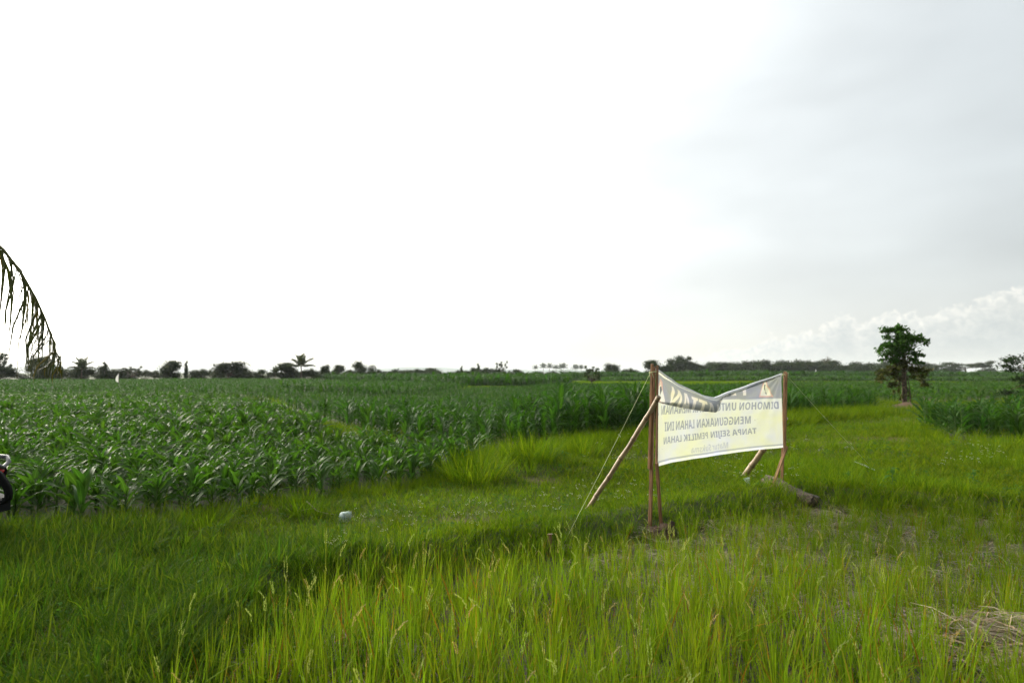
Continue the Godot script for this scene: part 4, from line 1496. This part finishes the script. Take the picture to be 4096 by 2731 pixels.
func tie(root: Node3D, at: Vector3, r: float) -> void:
	var mb := MB.new()
	for k in 3:
		var pts := []
		var rs := []
		for i in 13:
			var a := TAU * i / 12.0
			pts.append(at - root.position + Vector3(cos(a) * r, (k - 1) * 0.009 + 0.012 * sin(a + k), sin(a) * r * 0.8))
			rs.append(0.0035)
		mb.tube(pts, rs, 5, Color.WHITE, false)
	mb.tube([at - root.position + Vector3(-r, 0, r * 0.5), at - root.position + Vector3(-r * 1.1, -0.05, r * 0.7)], [0.003, 0.002], 5, Color.WHITE)
	mb.tube([at - root.position + Vector3(-r * 0.6, 0, r * 0.8), at - root.position + Vector3(-r * 0.2, -0.06, r * 0.9)], [0.003, 0.002], 5, Color.WHITE)
	part("twine_tie", mb.mesh(M.cord), root)

func make_posts() -> void:
	var a := thing("wooden_post", on(1.46, 6.56))
	tag(a, "near wooden lath post of the banner with a clod of roots at its foot", "post", "banner posts")
	put_lath("upright", a, Vector3(1.462, -0.22, -6.57), Vector3(1.512, 1.66, -6.50), 0.036, 0.026, 0.85)
	put_lath("batten", a, Vector3(1.458, 0.575, -6.535), Vector3(1.487, 1.69, -6.465), 0.028, 0.022, 1.05)
	put_lath("clamp_batten", a, Vector3(1.520, 0.58, -6.465), Vector3(1.540, 1.675, -6.455), 0.024, 0.018, 0.8)
	put_lath("brace", a, Vector3(1.60, -0.12, -6.60), Vector3(1.515, 0.655, -6.43), 0.034, 0.022, 0.8)
	tie(a, Vector3(1.505, 1.605, -6.485), 0.045)
	var b := thing("wooden_post", on(3.70, 8.45))
	tag(b, "far wooden lath post of the banner standing by the fallen log", "post", "banner posts")
	put_lath("upright", b, Vector3(3.700, -0.1, -8.46), Vector3(3.775, 1.615, -8.42), 0.036, 0.028, 0.95)
	put_lath("batten", b, Vector3(3.722, 0.55, -8.375), Vector3(3.765, 1.60, -8.365), 0.03, 0.02, 1.1)
	put_lath("brace", b, Vector3(3.33, -0.18, -8.12), Vector3(3.735, 0.60, -8.34), 0.038, 0.024, 1.15)
	tie(b, Vector3(3.768, 1.575, -8.40), 0.04)

func bamboo(a: Vector3, b: Vector3, r0: float, r1: float, label: String, joints: int) -> void:
	var t := thing("bamboo_pole", a)
	tag(t, label, "bamboo pole", "bamboo props of the banner")
	var e := b - a
	var l := e.length()
	var up := e / l
	var x := up.cross(Vector3.BACK).normalized()
	var fr := Transform3D(Basis(x, up, x.cross(up)), Vector3.ZERO)
	var pts := []
	var rs := []
	var n := joints * 6
	for i in n + 1:
		var s := float(i) / n
		var k := fposmod(s * joints, 1.0)
		var swell := 1.0 + 0.10 * exp(-pow(minf(k, 1.0 - k) / 0.05, 2.0))
		pts.append(Vector3(0.014 * sin(PI * s) + 0.003 * sin(s * 23.0), l * s, 0.006 * sin(s * 11.0)))
		rs.append(lerpf(r0, r1, s) * swell)
	var mb := MB.new()
	mb.tube(pts, rs, 10, Color.WHITE)
	part("culm", mb.mesh(M.bamboo), t, fr)
	for k in range(1, joints + 1):
		var i := mini(k * 6, n)
		if k == joints: i = n - 1
		var ring := MB.new()
		ring.tube([pts[i] - Vector3(0, 0.006, 0), pts[i] + Vector3(0, 0.006, 0)], [rs[i] * 1.10, rs[i] * 1.08], 10, Color(0.55, 0.5, 0.45))
		part("joint_ring", ring.mesh(M.bamboo), t, fr)

func rope(a: Vector3, b: Vector3, r: float, sag: float, label: String) -> void:
	var t := thing("guy_rope", a)
	tag(t, label, "rope", "guy ropes of the banner")
	var pts := []
	var rs := []
	for i in 25:
		var s := i / 24.0
		pts.append((b - a) * s - Vector3(0, sag * 4.0 * s * (1.0 - s), 0))
		rs.append(r)
	var mb := MB.new()
	mb.tube(pts, rs, 6, Color.WHITE)
	part("twine", mb.mesh(M.cord), t)
	var k := MB.new()
	var p: Vector3 = pts[9]
	for j in 3:
		k.tube([p + Vector3(-0.012, 0.01, 0.004 * j), p + Vector3(0.0, 0.002, 0.008), p + Vector3(0.014, -0.012 - 0.004 * j, 0.0)], [0.002, 0.006, 0.002], 5, Color.WHITE)
	part("knot", k.mesh(M.cord), t)

func lump(n: int, r: Vector3, rough: float, seed_: float, col: Color) -> MB:
	var mb := MB.new()
	for i in n + 1:
		var th := PI * i / n
		for k in n * 2:
			var ph := TAU * k / (n * 2)
			var dir := Vector3(sin(th) * cos(ph), cos(th), sin(th) * sin(ph))
			var q := 1.0 + rough * (0.8 * bump.get_noise_3d(dir.x * 120.0 + seed_, dir.y * 120.0, dir.z * 120.0) + 0.8 * bump.get_noise_3d(dir.x * 320.0, dir.y * 320.0 + seed_, dir.z * 320.0))
			mb.vert(dir * r * q, dir, col)
	for i in n:
		for k in n * 2:
			mb.quad(i * n * 2 + k, i * n * 2 + (k + 1) % (n * 2), (i + 1) * n * 2 + (k + 1) % (n * 2), (i + 1) * n * 2 + k)
	return mb

func make_small_things() -> void:
	rng.seed = 9041
	bamboo(on(0.85, 7.18, -0.03), Vector3(1.542, 1.345, -6.41), 0.027, 0.026, "pale bamboo prop leaning across the banner's near post", 6)
	bamboo(on(3.46, 9.30, -0.03), Vector3(3.85, 0.965, -8.62), 0.042, 0.04, "thick bamboo prop leaning behind the banner's far post", 4)
	rope(Vector3(1.47, 1.60, -6.47), on(0.47, 5.92, -0.03), 0.0019, 0.01, "pale green guy twine running down from the banner's near post")
	rope(Vector3(3.80, 1.55, -8.41), on(6.05, 10.3, -0.03), 0.0019, 0.02, "pale guy twine running down from the banner's far post into the grass")
	# the peg
	var st := thing("wooden_stake", on(0.36, 5.72))
	tag(st, "short weathered wooden stake driven into the bank beside the twine", "stake")
	var q := lath(Vector3(0, -0.3, 0), Vector3(-0.012, 0.20, 0), 0.038, 0.03, Vector3(1, 0, 0.3), 0.62)
	part("shaft", q[0], st, q[1])
	var fr := MB.new()
	for k in 7:
		var o := Vector3(rf(-0.016, 0.016), 0.198, rf(-0.012, 0.012))
		fr.ribbon([o + Vector3(-0.012, 0, 0), o + Vector3(0, 0.004, 0.002), o + Vector3(0.013, 0.001, 0)], [0.002, 0.006, 0.002], Vector3.BACK, Color(0.3, 0.24, 0.16))
	part("splintered_top", fr.mesh(M.straw), st)
	# root clod at the near post
	var cl := thing("soil_clod", on(1.53, 6.45, 0.0))
	tag(cl, "dark clod of soil and roots heaped round the banner's near post", "soil clod")
	for cq in [[Vector3(0, 0, 0), Vector3(0.12, 0.10, 0.10), 3.0], [Vector3(0.09, 0.02, 0.03), Vector3(0.08, 0.11, 0.07), 9.0], [Vector3(-0.10, -0.05, 0.02), Vector3(0.08, 0.07, 0.07), 21.0], [Vector3(0.13, -0.09, 0.05), Vector3(0.07, 0.08, 0.06), 33.0]]:
		part("lump", lump(14, cq[1], 0.95, cq[2], Color(0.10, 0.065, 0.045)).mesh(M.soil), cl, Transform3D(Basis.IDENTITY, cq[0]))
	var rt := MB.new()
	for k in 240:
		var dir := Vector3(rng.randfn(), absf(rng.randfn()) * 0.8, rng.randfn()).normalized()
		var p := dir * Vector3(0.16, 0.12, 0.12) * rf(0.8, 1.1) + Vector3(0.02, -0.02, 0.02)
		var e := dir.cross(Vector3(rng.randfn(), rng.randfn(), rng.randfn())).normalized()
		rt.tube([p - e * 0.05, p + dir * 0.012, p + e * rf(0.03, 0.08) - Vector3.UP * 0.02], [0.0015, 0.003, 0.001], 4, shift(Color(0.14, 0.09, 0.06), 0.4), false)
	part("roots", rt.mesh(M.straw), cl).set_meta("kind", "stuff")
	# log
	var a := Vector3(3.54, maxf(0.06, lift(3.54, 8.6) + 0.05), -8.6)
	var b := Vector3(3.84, lift(3.84, 7.82) + 0.075, -7.82)
	var lg := thing("fallen_log", a)
	tag(lg, "short rotten log with flaking bark lying at the banner's far post", "log")
	var e := b - a
	var pts := MB.new()
	var side := e.cross(Vector3.UP).normalized()
	var upv := side.cross(e).normalized()
	var rings := 26
	for i in rings + 1:
		var s := float(i) / rings
		for k in 20:
			var an := TAU * k / 20
			var dn := side * cos(an) + upv * sin(an)
			var rr := 0.092 * (1.0 + 0.5 * bump.get_noise_3d(cos(an) * 60.0, sin(an) * 60.0, s * 90.0) + 0.45 * bump.get_noise_3d(cos(an) * 200.0, sin(an) * 200.0, s * 120.0)) * (1.0 - 0.12 * pow(absf(2.0 * s - 1.0), 6.0))
			var tn := 0.55 + 0.9 * smoothstep(-0.1, 0.35, bump.get_noise_3d(cos(an) * 90.0 + 9.0, sin(an) * 90.0, s * 150.0))
			pts.vert(e * s + dn * rr + Vector3(0, 0.02 * sin(s * 7.0), 0), dn, Color(tn, tn * 0.96, tn * 0.9))
	for i in rings:
		for k in 20:
			pts.quad(i * 20 + k, i * 20 + (k + 1) % 20, (i + 1) * 20 + (k + 1) % 20, (i + 1) * 20 + k)
	for end in [0, rings]:
		var c := pts.vert(e * (float(end) / rings), e.normalized() * (1.0 if end else -1.0), Color(0.5, 0.4, 0.32))
		for k in 20:
			pts.tri(c, end * 20 + k, end * 20 + (k + 1) % 20)
	part("bark", pts.mesh(M.log), lg)
	# litter
	var bag := thing("plastic_bag", on(-1.83, 6.78, 0.05))
	tag(bag, "crumpled pale mint plastic bag lying on the grass", "plastic bag")
	var bm := lump(26, Vector3(0.055, 0.052, 0.046), 1.1, 44.0, Color.WHITE)
	for i in bm.v.size():
		bm.v[i].x = clampf(bm.v[i].x, -0.06, 0.06) + 0.01 * bm.v[i].y
		bm.v[i].y = clampf(bm.v[i].y, -0.058, 0.055)
	part("film", bm.mesh(M.bag), bag)
	var tw := thing("twig", on(-2.28, 7.02, 0.02))
	tag(tw, "bent pale dry twig lying beside the plastic bag", "twig")
	var tm := MB.new()
	tm.tube([Vector3(-0.06, 0.14, 0), Vector3(0.0, 0.10, 0.02), Vector3(0.08, 0.045, 0.06), Vector3(0.20, 0.025, 0.09), Vector3(0.30, 0.015, 0.1)], [0.010, 0.006, 0.007, 0.004, 0.003], 6, Color(0.26, 0.22, 0.13))
	part("stem", tm.mesh(M.straw), tw)
	var tm2 := MB.new()
	tm2.tube([Vector3(0.04, 0.07, 0.04), Vector3(-0.06, 0.06, 0.05), Vector3(-0.10, 0.045, 0.06)], [0.004, 0.003, 0.002], 5, Color(0.2, 0.2, 0.09))
	part("side_shoot", tm2.mesh(M.straw), tw)
	var cup := thing("plastic_cup", on(3.30, 8.62, 0.055))
	tag(cup, "crushed clear plastic cup stuck in the grass left of the log", "plastic cup")
	var cm := MB.new()
	for i in 6:
		for k in 16:
			var an := TAU * k / 16
			var rr := lerpf(0.026, 0.040, i / 5.0) * (1.0 + 0.22 * bump.get_noise_2d(an * 60.0, i * 30.0))
			cm.vert(Vector3(cos(an) * rr, -0.045 + 0.018 * i, sin(an) * rr * 0.6), Vector3(cos(an), 0, sin(an)), Color.WHITE)
	for i in 5:
		for k in 16:
			cm.quad(i * 16 + k, i * 16 + (k + 1) % 16, (i + 1) * 16 + (k + 1) % 16, (i + 1) * 16 + k)
	part("wall", cm.mesh(M.cup), cup, Transform3D(Basis(Vector3.BACK, 0.25), Vector3.ZERO))
	var rim := MB.new()
	var rp := []
	var rr2 := []
	for k in 17:
		var an := TAU * k / 16
		rp.append(Vector3(cos(an) * 0.041, 0.046, sin(an) * 0.025))
		rr2.append(0.003)
	rim.tube(rp, rr2, 5, Color.WHITE, false)
	part("rim", rim.mesh(M.bag), cup, Transform3D(Basis(Vector3.BACK, 0.25), Vector3.ZERO))
	var ws := thing("peeled_stick", on(5.60, 9.70, 0.07))
	tag(ws, "short peeled white stick lying in the grass past the log", "stick")
	var wm := MB.new()
	wm.tube([Vector3(-0.16, 0.09, -0.04), Vector3(-0.03, 0.035, 0.0), Vector3(0.10, -0.03, 0.05)], [0.005, 0.011, 0.012], 7, Color.WHITE)
	part("stem", wm.mesh(M.white), ws)
	var ds := thing("dry_stem", on(4.9, 9.75, 0.05))
	tag(ds, "short peeled white stick lying in the grass past the log", "stick")
	tag(ds, "thin brown dry stem leaning in the grass above the log's right end", "stick")
	var dm := MB.new()
	dm.tube([Vector3(-0.11, 0.16, 0), Vector3(0, 0.05, 0.01), Vector3(0.06, -0.02, 0.02)], [0.004, 0.006, 0.005], 5, Color(0.2, 0.13, 0.06))
	part("stem", dm.mesh(M.straw), ds)
	# broad-leaved weeds below the stick
	for sp in [[5.15, 8.35, 0.9, "leafy green weed standing in the ditch right of the log"], [6.4, 8.55, 0.8, "leafy green weed at the lip of the bank past the peeled stick"], [4.75, 8.7, 0.6, "small leafy weed in the lush grass behind the log"]]:
		var wd := thing("leafy_weed", on(sp[0], sp[1]))
		wd.scale = Vector3.ONE * sp[2]
		tag(wd, sp[3], "weed", "leafy weeds by the ditch")
		var sm := MB.new()
		sm.tube([Vector3.ZERO, Vector3(0.02, 0.18, 0), Vector3(0.0, 0.34, 0.02)], [0.006, 0.005, 0.003], 5, Color(0.07, 0.12, 0.03))
		part("stem", sm.mesh(M.stalk), wd)
		for k in 9:
			var lm := MB.new()
			var l := rf(0.10, 0.17)
			lm.ribbon([Vector3.ZERO, Vector3(l * 0.3, 0.03, 0), Vector3(l * 0.65, 0.02, 0), Vector3(l, -0.03, 0)], [0.006, l * 0.5, l * 0.45, 0.002], Vector3.BACK, shift(Color(0.055, 0.13, 0.022), 0.2))
			part("leaf", lm.mesh(M.grass), wd, Transform3D(Basis(Vector3.UP, k * 2.4), Vector3(0.01, 0.08 + 0.028 * k, 0.01)))

func make_far_markers() -> void:
	# a torn white sheet on a stick in the left field
	var f := thing("white_marker", on(-38.8, 60.0))
	tag(f, "torn white sheet hung on a stick in the corn under the silhouetted bushes", "marker")
	var p := MB.new()
	p.tube([Vector3(0.12, -0.2, 0), Vector3(0.14, 1.5, 0)], [0.02, 0.015], 6, Color.WHITE)
	part("stick", p.mesh(M.dark), f)
	var s := MB.new()
	var rows := 8
	for i in rows + 1:
		var t := float(i) / rows
		var wd: float = [0.03, 0.12, 0.18, 0.22, 0.25, 0.27, 0.27, 0.24, 0.12][i]
		for k in 4:
			var x := 0.13 - wd * (k / 3.0) - 0.02 * t
			s.vert(Vector3(x, 1.5 - 0.85 * t, 0.05 * sin(k * 2.0 + t * 3.0)), Vector3(0.1, 0.1, 1).normalized(), Color.WHITE)
	for i in rows:
		for k in 3:
			s.quad(i * 4 + k, i * 4 + k + 1, i * 4 + k + 5, i * 4 + k + 4)
	part("sheet", s.mesh(M.white_cloth), f)
	# white shrine-like posts in front of the far wood
	for e in [[3263.0, 1476.0, 1503.0, 6.0, "tall thin white pillar in front of the far wood, left of the leafless tree"], [3281.0, 1489.0, 1503.0, 11.0, "small white gabled shrine beside the tall white pillar"], [3407.0, 1492.0, 1502.0, 7.0, "small white field shrine standing alone left of the lone tree"]]:
		var d := 190.0
		var x: float = (e[0] - 2048.0) / 2438.0 * d
		var y0: float = 1.6 - (e[2] - 1490.0) / 2438.0 * d
		var y1: float = 1.6 - (e[1] - 1490.0) / 2438.0 * d
		var w: float = e[3] / 2438.0 * d
		var o := thing("white_pillar" if e[3] < 6.5 else "field_shrine", on(x, d))
		tag(o, e[4], "pillar" if e[3] < 6.5 else "shrine")
		var m := MB.new()
		var hh := y1
		m.box(Transform3D(Basis.IDENTITY, Vector3(0, hh * 0.36, 0)), Vector3(w, hh * 0.72, w * 0.8), Color.WHITE, 0.03)
		part("shaft", m.mesh(M.white), o)
		var c := MB.new()
		c.tube([Vector3(0, hh * 0.72, 0), Vector3(0, hh * 0.80, 0), Vector3(0, hh, 0)], [w * 0.62, w * 0.5, 0.02], 4, Color.WHITE)
		part("cap", c.mesh(M.white), o)
	# dark post in the mid field and the thin mast far off
	var dp := thing("field_post", on(10.6, 125.0))
	tag(dp, "short dark post standing alone in the field before the hazy palms", "post")
	var q := MB.new()
	q.box(Transform3D(Basis.IDENTITY, Vector3(0, 0.35, 0)), Vector3(0.28, 0.9, 0.28), Color.WHITE, 0.03)
	part("shaft", q.mesh(M.dark), dp)
	var q2 := MB.new()
	q2.box(Transform3D(Basis.IDENTITY, Vector3(0, 0.86, 0)), Vector3(0.42, 0.12, 0.42), Color.WHITE, 0.03)
	part("cap", q2.mesh(M.dark), dp)
	var mast := thing("radio_mast", on(242.5, 300.0))
	tag(mast, "thin grey mast rising at the far right of the treeline", "mast")
	for k in 3:
		var l := MB.new()
		var a := TAU * k / 3
		l.tube([Vector3(cos(a) * 0.5, 0, sin(a) * 0.5), Vector3(cos(a) * 0.12, 8.2, sin(a) * 0.12)], [0.09, 0.06], 4, Color.WHITE)
		part("leg", l.mesh(M.steel), mast)
	for k in 7:
		var h := 0.8 + 1.05 * k
		var r := lerpf(0.5, 0.12, h / 8.2)
		var l := MB.new()
		for j in 3:
			var a := TAU * j / 3
			var b := TAU * (j + 1) / 3
			l.tube([Vector3(cos(a) * r, h, sin(a) * r), Vector3(cos(b) * r, h + 0.3, sin(b) * r)], [0.03, 0.03], 4, Color.WHITE)
		part("strut", l.mesh(M.steel), mast)

# ------------------------------------------------------------------ the scooter whose tail shows
func wheel(root: Node3D, at: Vector3) -> void:
	var tyre := MB.new()
	var n := 28
	for i in n:
		var a := TAU * i / n
		for k in 10:
			var b := TAU * k / 10
			var dn := Vector3(cos(a) * cos(b), sin(a) * cos(b), sin(b))
			tyre.vert(Vector3(cos(a), sin(a), 0) * 0.235 + dn * 0.045, dn, Color.WHITE)
	for i in n:
		for k in 10:
			tyre.quad(i * 10 + k, i * 10 + (k + 1) % 10, ((i + 1) % n) * 10 + (k + 1) % 10, ((i + 1) % n) * 10 + k)
	var w := part("wheel", tyre.mesh(M.rubber), root, Transform3D(Basis.IDENTITY, at))
	var rim := MB.new()
	rim.tube([Vector3(0, 0, -0.03), Vector3(0, 0, 0.03)], [0.05, 0.05], 12, Color.WHITE)
	for k in 5:
		var a := TAU * k / 5
		rim.tube([Vector3(cos(a), sin(a), 0) * 0.04, Vector3(cos(a), sin(a), 0) * 0.2], [0.018, 0.014], 6, Color.WHITE)
	part("rim", rim.mesh(M.steel), w)

func strip(called: String, root: Node3D, pts: Array, w: float, th: float, m: Material) -> void:
	# a webbing strap with thickness
	var mb := MB.new()
	var side := Vector3(0, 0, 1)
	var prev := []
	for i in pts.size():
		var tg: Vector3 = (pts[mini(i + 1, pts.size() - 1)] - pts[maxi(i - 1, 0)]).normalized()
		var nn := tg.cross(side).normalized()
		var now := []
		for q in [[-1, -1], [1, -1], [1, 1], [-1, 1]]:
			now.append(mb.vert(pts[i] + side * w * 0.5 * q[0] + nn * th * 0.5 * q[1], (side * q[0] + nn * q[1]).normalized(), Color.WHITE))
		if i:
			for k in 4:
				mb.quad(prev[k], prev[(k + 1) % 4], now[(k + 1) % 4], now[k])
		prev = now
	part(called, mb.mesh(m), root)

func make_scooter() -> void:
	var at := on(-5.275, 6.0)
	var t := thing("scooter", at)
	tag(t, "black scooter parked at the bank's end, only its tail in view", "scooter")
	# local x runs to the tail, y up, the bike faces -x; the origin lies under the rear wheel
	wheel(t, Vector3(-0.05, 0.27, 0.0))
	wheel(t, Vector3(-1.28, 0.27, 0.0))
	var body := MB.new()
	var secs := [[-1.05, 0.34, 0.42, 0.10], [-0.75, 0.28, 0.40, 0.13], [-0.45, 0.38, 0.66, 0.15], [-0.1, 0.50, 0.73, 0.13], [0.15, 0.56, 0.74, 0.10], [0.30, 0.60, 0.73, 0.06]]
	for s in secs:
		for k in 14:
			var a := TAU * k / 14
			var dn := Vector3(0, sin(a), cos(a))
			body.vert(Vector3(s[0], (s[1] + s[2]) * 0.5 + sin(a) * (s[2] - s[1]) * 0.5, cos(a) * s[3]), dn, Color.WHITE)
	for i in secs.size() - 1:
		for k in 14:
			body.quad(i * 14 + k, i * 14 + (k + 1) % 14, (i + 1) * 14 + (k + 1) % 14, (i + 1) * 14 + k)
	part("body", body.mesh(M.paint), t)
	var seat := lump(10, Vector3(0.42, 0.07, 0.14), 0.06, 3.0, Color.WHITE)
	part("seat", seat.mesh(M.black), t, Transform3D(Basis(Vector3.BACK, 0.05), Vector3(-0.22, 0.76, 0)))
	# grab rail: a grey tube looping over the tail
	var rail := MB.new()
	rail.tube([Vector3(-0.10, 0.77, 0.10), Vector3(0.05, 0.81, 0.12), Vector3(0.17, 0.815, 0.12), Vector3(0.25, 0.80, 0.11), Vector3(0.295, 0.755, 0.08), Vector3(0.305, 0.71, 0.0), Vector3(0.295, 0.755, -0.08), Vector3(0.25, 0.80, -0.11), Vector3(0.05, 0.81, -0.12), Vector3(-0.10, 0.77, -0.10)], [0.019, 0.02, 0.021, 0.021, 0.02, 0.02, 0.02, 0.021, 0.02, 0.019], 10, Color.WHITE)
	part("grab_rail", rail.mesh(M.rail), t)
	var lamp := lump(12, Vector3(0.085, 0.034, 0.075), 0.03, 7.0, Color.WHITE)
	part("tail_lamp", lamp.mesh(M.red_lens), t, Transform3D(Basis(Vector3.BACK, 0.45), Vector3(0.225, 0.655, 0)))
	var ind := lump(12, Vector3(0.13, 0.035, 0.10), 0.03, 17.0, Color.WHITE)
	part("indicator", ind.mesh(M.clear_lens), t, Transform3D(Basis(Vector3.BACK, 0.42), Vector3(0.19, 0.578, 0.01)))
	# black rear mudguard with its pointed flap
	var mg := MB.new()
	mg.box(Transform3D(Basis(Vector3.BACK, -0.42), Vector3(0.20, 0.50, 0)), Vector3(0.08, 0.22, 0.12), Color.WHITE, 0.012)
	part("mudguard", mg.mesh(M.black), t)
	var fl := MB.new()
	var outline := [Vector2(-0.02, 0.48), Vector2(0.20, 0.46), Vector2(0.325, 0.42), Vector2(0.338, 0.29), Vector2(0.22, 0.335), Vector2(0.05, 0.38)]
	for z in [-0.075, 0.075]:
		var c := fl.vert(Vector3(0.17, 0.41, z), Vector3(0, 0, signf(z)), Color.WHITE)
		var ring := []
		for o in outline:
			ring.append(fl.vert(Vector3(o.x, o.y, z), Vector3(0, 0, signf(z)), Color.WHITE))
		for k in outline.size():
			fl.tri(c, ring[k], ring[(k + 1) % outline.size()])
	for k in outline.size():
		var o: Vector2 = outline[k]
		var o2: Vector2 = outline[(k + 1) % outline.size()]
		var nn := Vector3((o2 - o).y, -(o2 - o).x, 0).normalized()
		if nn.dot(Vector3(o.x - 0.17, o.y - 0.41, 0)) < 0: nn = -nn
		fl.quad(fl.vert(Vector3(o.x, o.y, -0.075), nn), fl.vert(Vector3(o2.x, o2.y, -0.075), nn), fl.vert(Vector3(o2.x, o2.y, 0.075), nn), fl.vert(Vector3(o.x, o.y, 0.075), nn))
	part("plate_bracket", fl.mesh(M.black), t)
	var tip := MB.new()
	tip.tube([Vector3(0.14, 0.30, 0), Vector3(0.21, 0.27, 0), Vector3(0.285, 0.185, 0)], [0.05, 0.05, 0.008], 4, Color.WHITE)
	part("mud_flap", tip.mesh(M.black), t)
	# straps hanging from the rail
	strip("strap", t, [Vector3(0.05, 0.75, 0.14), Vector3(0.20, 0.735, 0.15), Vector3(0.32, 0.715, 0.15), Vector3(0.385, 0.67, 0.14), Vector3(0.42, 0.61, 0.13), Vector3(0.455, 0.54, 0.12), Vector3(0.462, 0.48, 0.11), Vector3(0.45, 0.43, 0.10), Vector3(0.40, 0.395, 0.09), Vector3(0.33, 0.40, 0.085)], 0.06, 0.038, M.strap)
	strip("strap", t, [Vector3(0.02, 0.73, 0.15), Vector3(0.16, 0.70, 0.155), Vector3(0.28, 0.715, 0.15), Vector3(0.36, 0.70, 0.14)], 0.05, 0.02, M.strap)
	strip("strap", t, [Vector3(0.20, 0.55, 0.12), Vector3(0.27, 0.52, 0.11), Vector3(0.30, 0.46, 0.10), Vector3(0.315, 0.42, 0.09)], 0.05, 0.03, M.strap)
	# front end, out of view
	var sh := MB.new()
	sh.box(Transform3D(Basis(Vector3.BACK, 0.35), Vector3(-1.12, 0.62, 0)), Vector3(0.07, 0.6, 0.32), Color.WHITE, 0.025)
	part("leg_shield", sh.mesh(M.paint), t)
	var fk := MB.new()
	for z in [-0.07, 0.07]:
		fk.tube([Vector3(-1.28, 0.27, z), Vector3(-1.08, 0.85, z * 0.6)], [0.02, 0.022], 8, Color.WHITE)
	fk.tube([Vector3(-1.0, 0.98, -0.32), Vector3(-1.05, 1.0, -0.1), Vector3(-1.05, 1.0, 0.1), Vector3(-1.0, 0.98, 0.32)], [0.016, 0.014, 0.014, 0.016], 8, Color.WHITE)
	part("fork_and_handlebar", fk.mesh(M.steel), t)
	var stand := MB.new()
	stand.tube([Vector3(-0.35, 0.28, 0.1), Vector3(-0.30, 0.0, 0.22)], [0.012, 0.012], 6, Color.WHITE)
	part("side_stand", stand.mesh(M.steel), t)

# ------------------------------------------------------------------ all of it
func _ready() -> void:
	rng.seed = 20240611
	bump.seed = 7
	bump.frequency = 0.01
	bump.fractal_octaves = 3
	patch.seed = 31
	patch.frequency = 0.01
	patch.fractal_octaves = 3
	# camera
	var cam := Camera3D.new()
	cam.name = "camera"
	add_child(cam)
	cam.position = Vector3(0, 1.6, 0)
	cam.rotation_degrees = Vector3(2.92, 0, 0)
	cam.fov = 58.5
	cam.near = 0.1
	cam.far = 20000.0
	var lens := CameraAttributesPhysical.new()
	lens.frustum_focal_length = 20.0
	lens.frustum_near = 0.1
	lens.frustum_far = 20000.0
	lens.frustum_focus_distance = 5.2
	lens.exposure_aperture = 2.0
	lens.exposure_multiplier = 1.0
	cam.attributes = lens
	cam.fov = 58.5
	cam.current = true
	# sky, haze, exposure
	var sun_dir := Vector3(0, 0, -1).rotated(Vector3.RIGHT, deg_to_rad(24.0)).rotated(Vector3.UP, deg_to_rad(52.0))
	var env := Environment.new()
	env.background_mode = Environment.BG_SKY
	var sky := Sky.new()
	var pano := PanoramaSkyMaterial.new()
	pano.panorama = ImageTexture.create_from_image(make_sky(sun_dir))
	sky.sky_material = pano
	env.sky = sky
	env.tonemap_mode = Environment.TONE_MAPPER_LINEAR
	env.tonemap_exposure = 1.0
	env.sdfgi_enabled = true
	env.ssao_enabled = true
	env.ssil_enabled = true
	env.fog_enabled = true
	env.fog_density = 0.00016
	env.fog_light_color = Color(0.93, 0.96, 0.97)
	var we := WorldEnvironment.new()
	we.name = "world_environment"
	we.environment = env
	add_child(we)
	var sun := DirectionalLight3D.new()
	sun.name = "sun"
	sun.light_energy = 0.5
	sun.light_color = Color(1.0, 0.93, 0.80)
	sun.light_angular_distance = 12.0
	sun.shadow_enabled = true
	add_child(sun)
	sun.look_at_from_position(sun_dir * 50.0, Vector3.ZERO, Vector3.UP)

	make_materials()
	print("ground ", Time.get_ticks_msec())
	make_ground()
	make_hills()
	print("banner ", Time.get_ticks_msec())
	make_banner()
	make_posts()
	make_small_things()
	make_scooter()
	print("trees ", Time.get_ticks_msec())
	make_trees()
	make_far_markers()
	print("corn ", Time.get_ticks_msec())
	make_corn()
	print("grass ", Time.get_ticks_msec())
	make_grass()
	make_rice()
	print("done ", Time.get_ticks_msec())
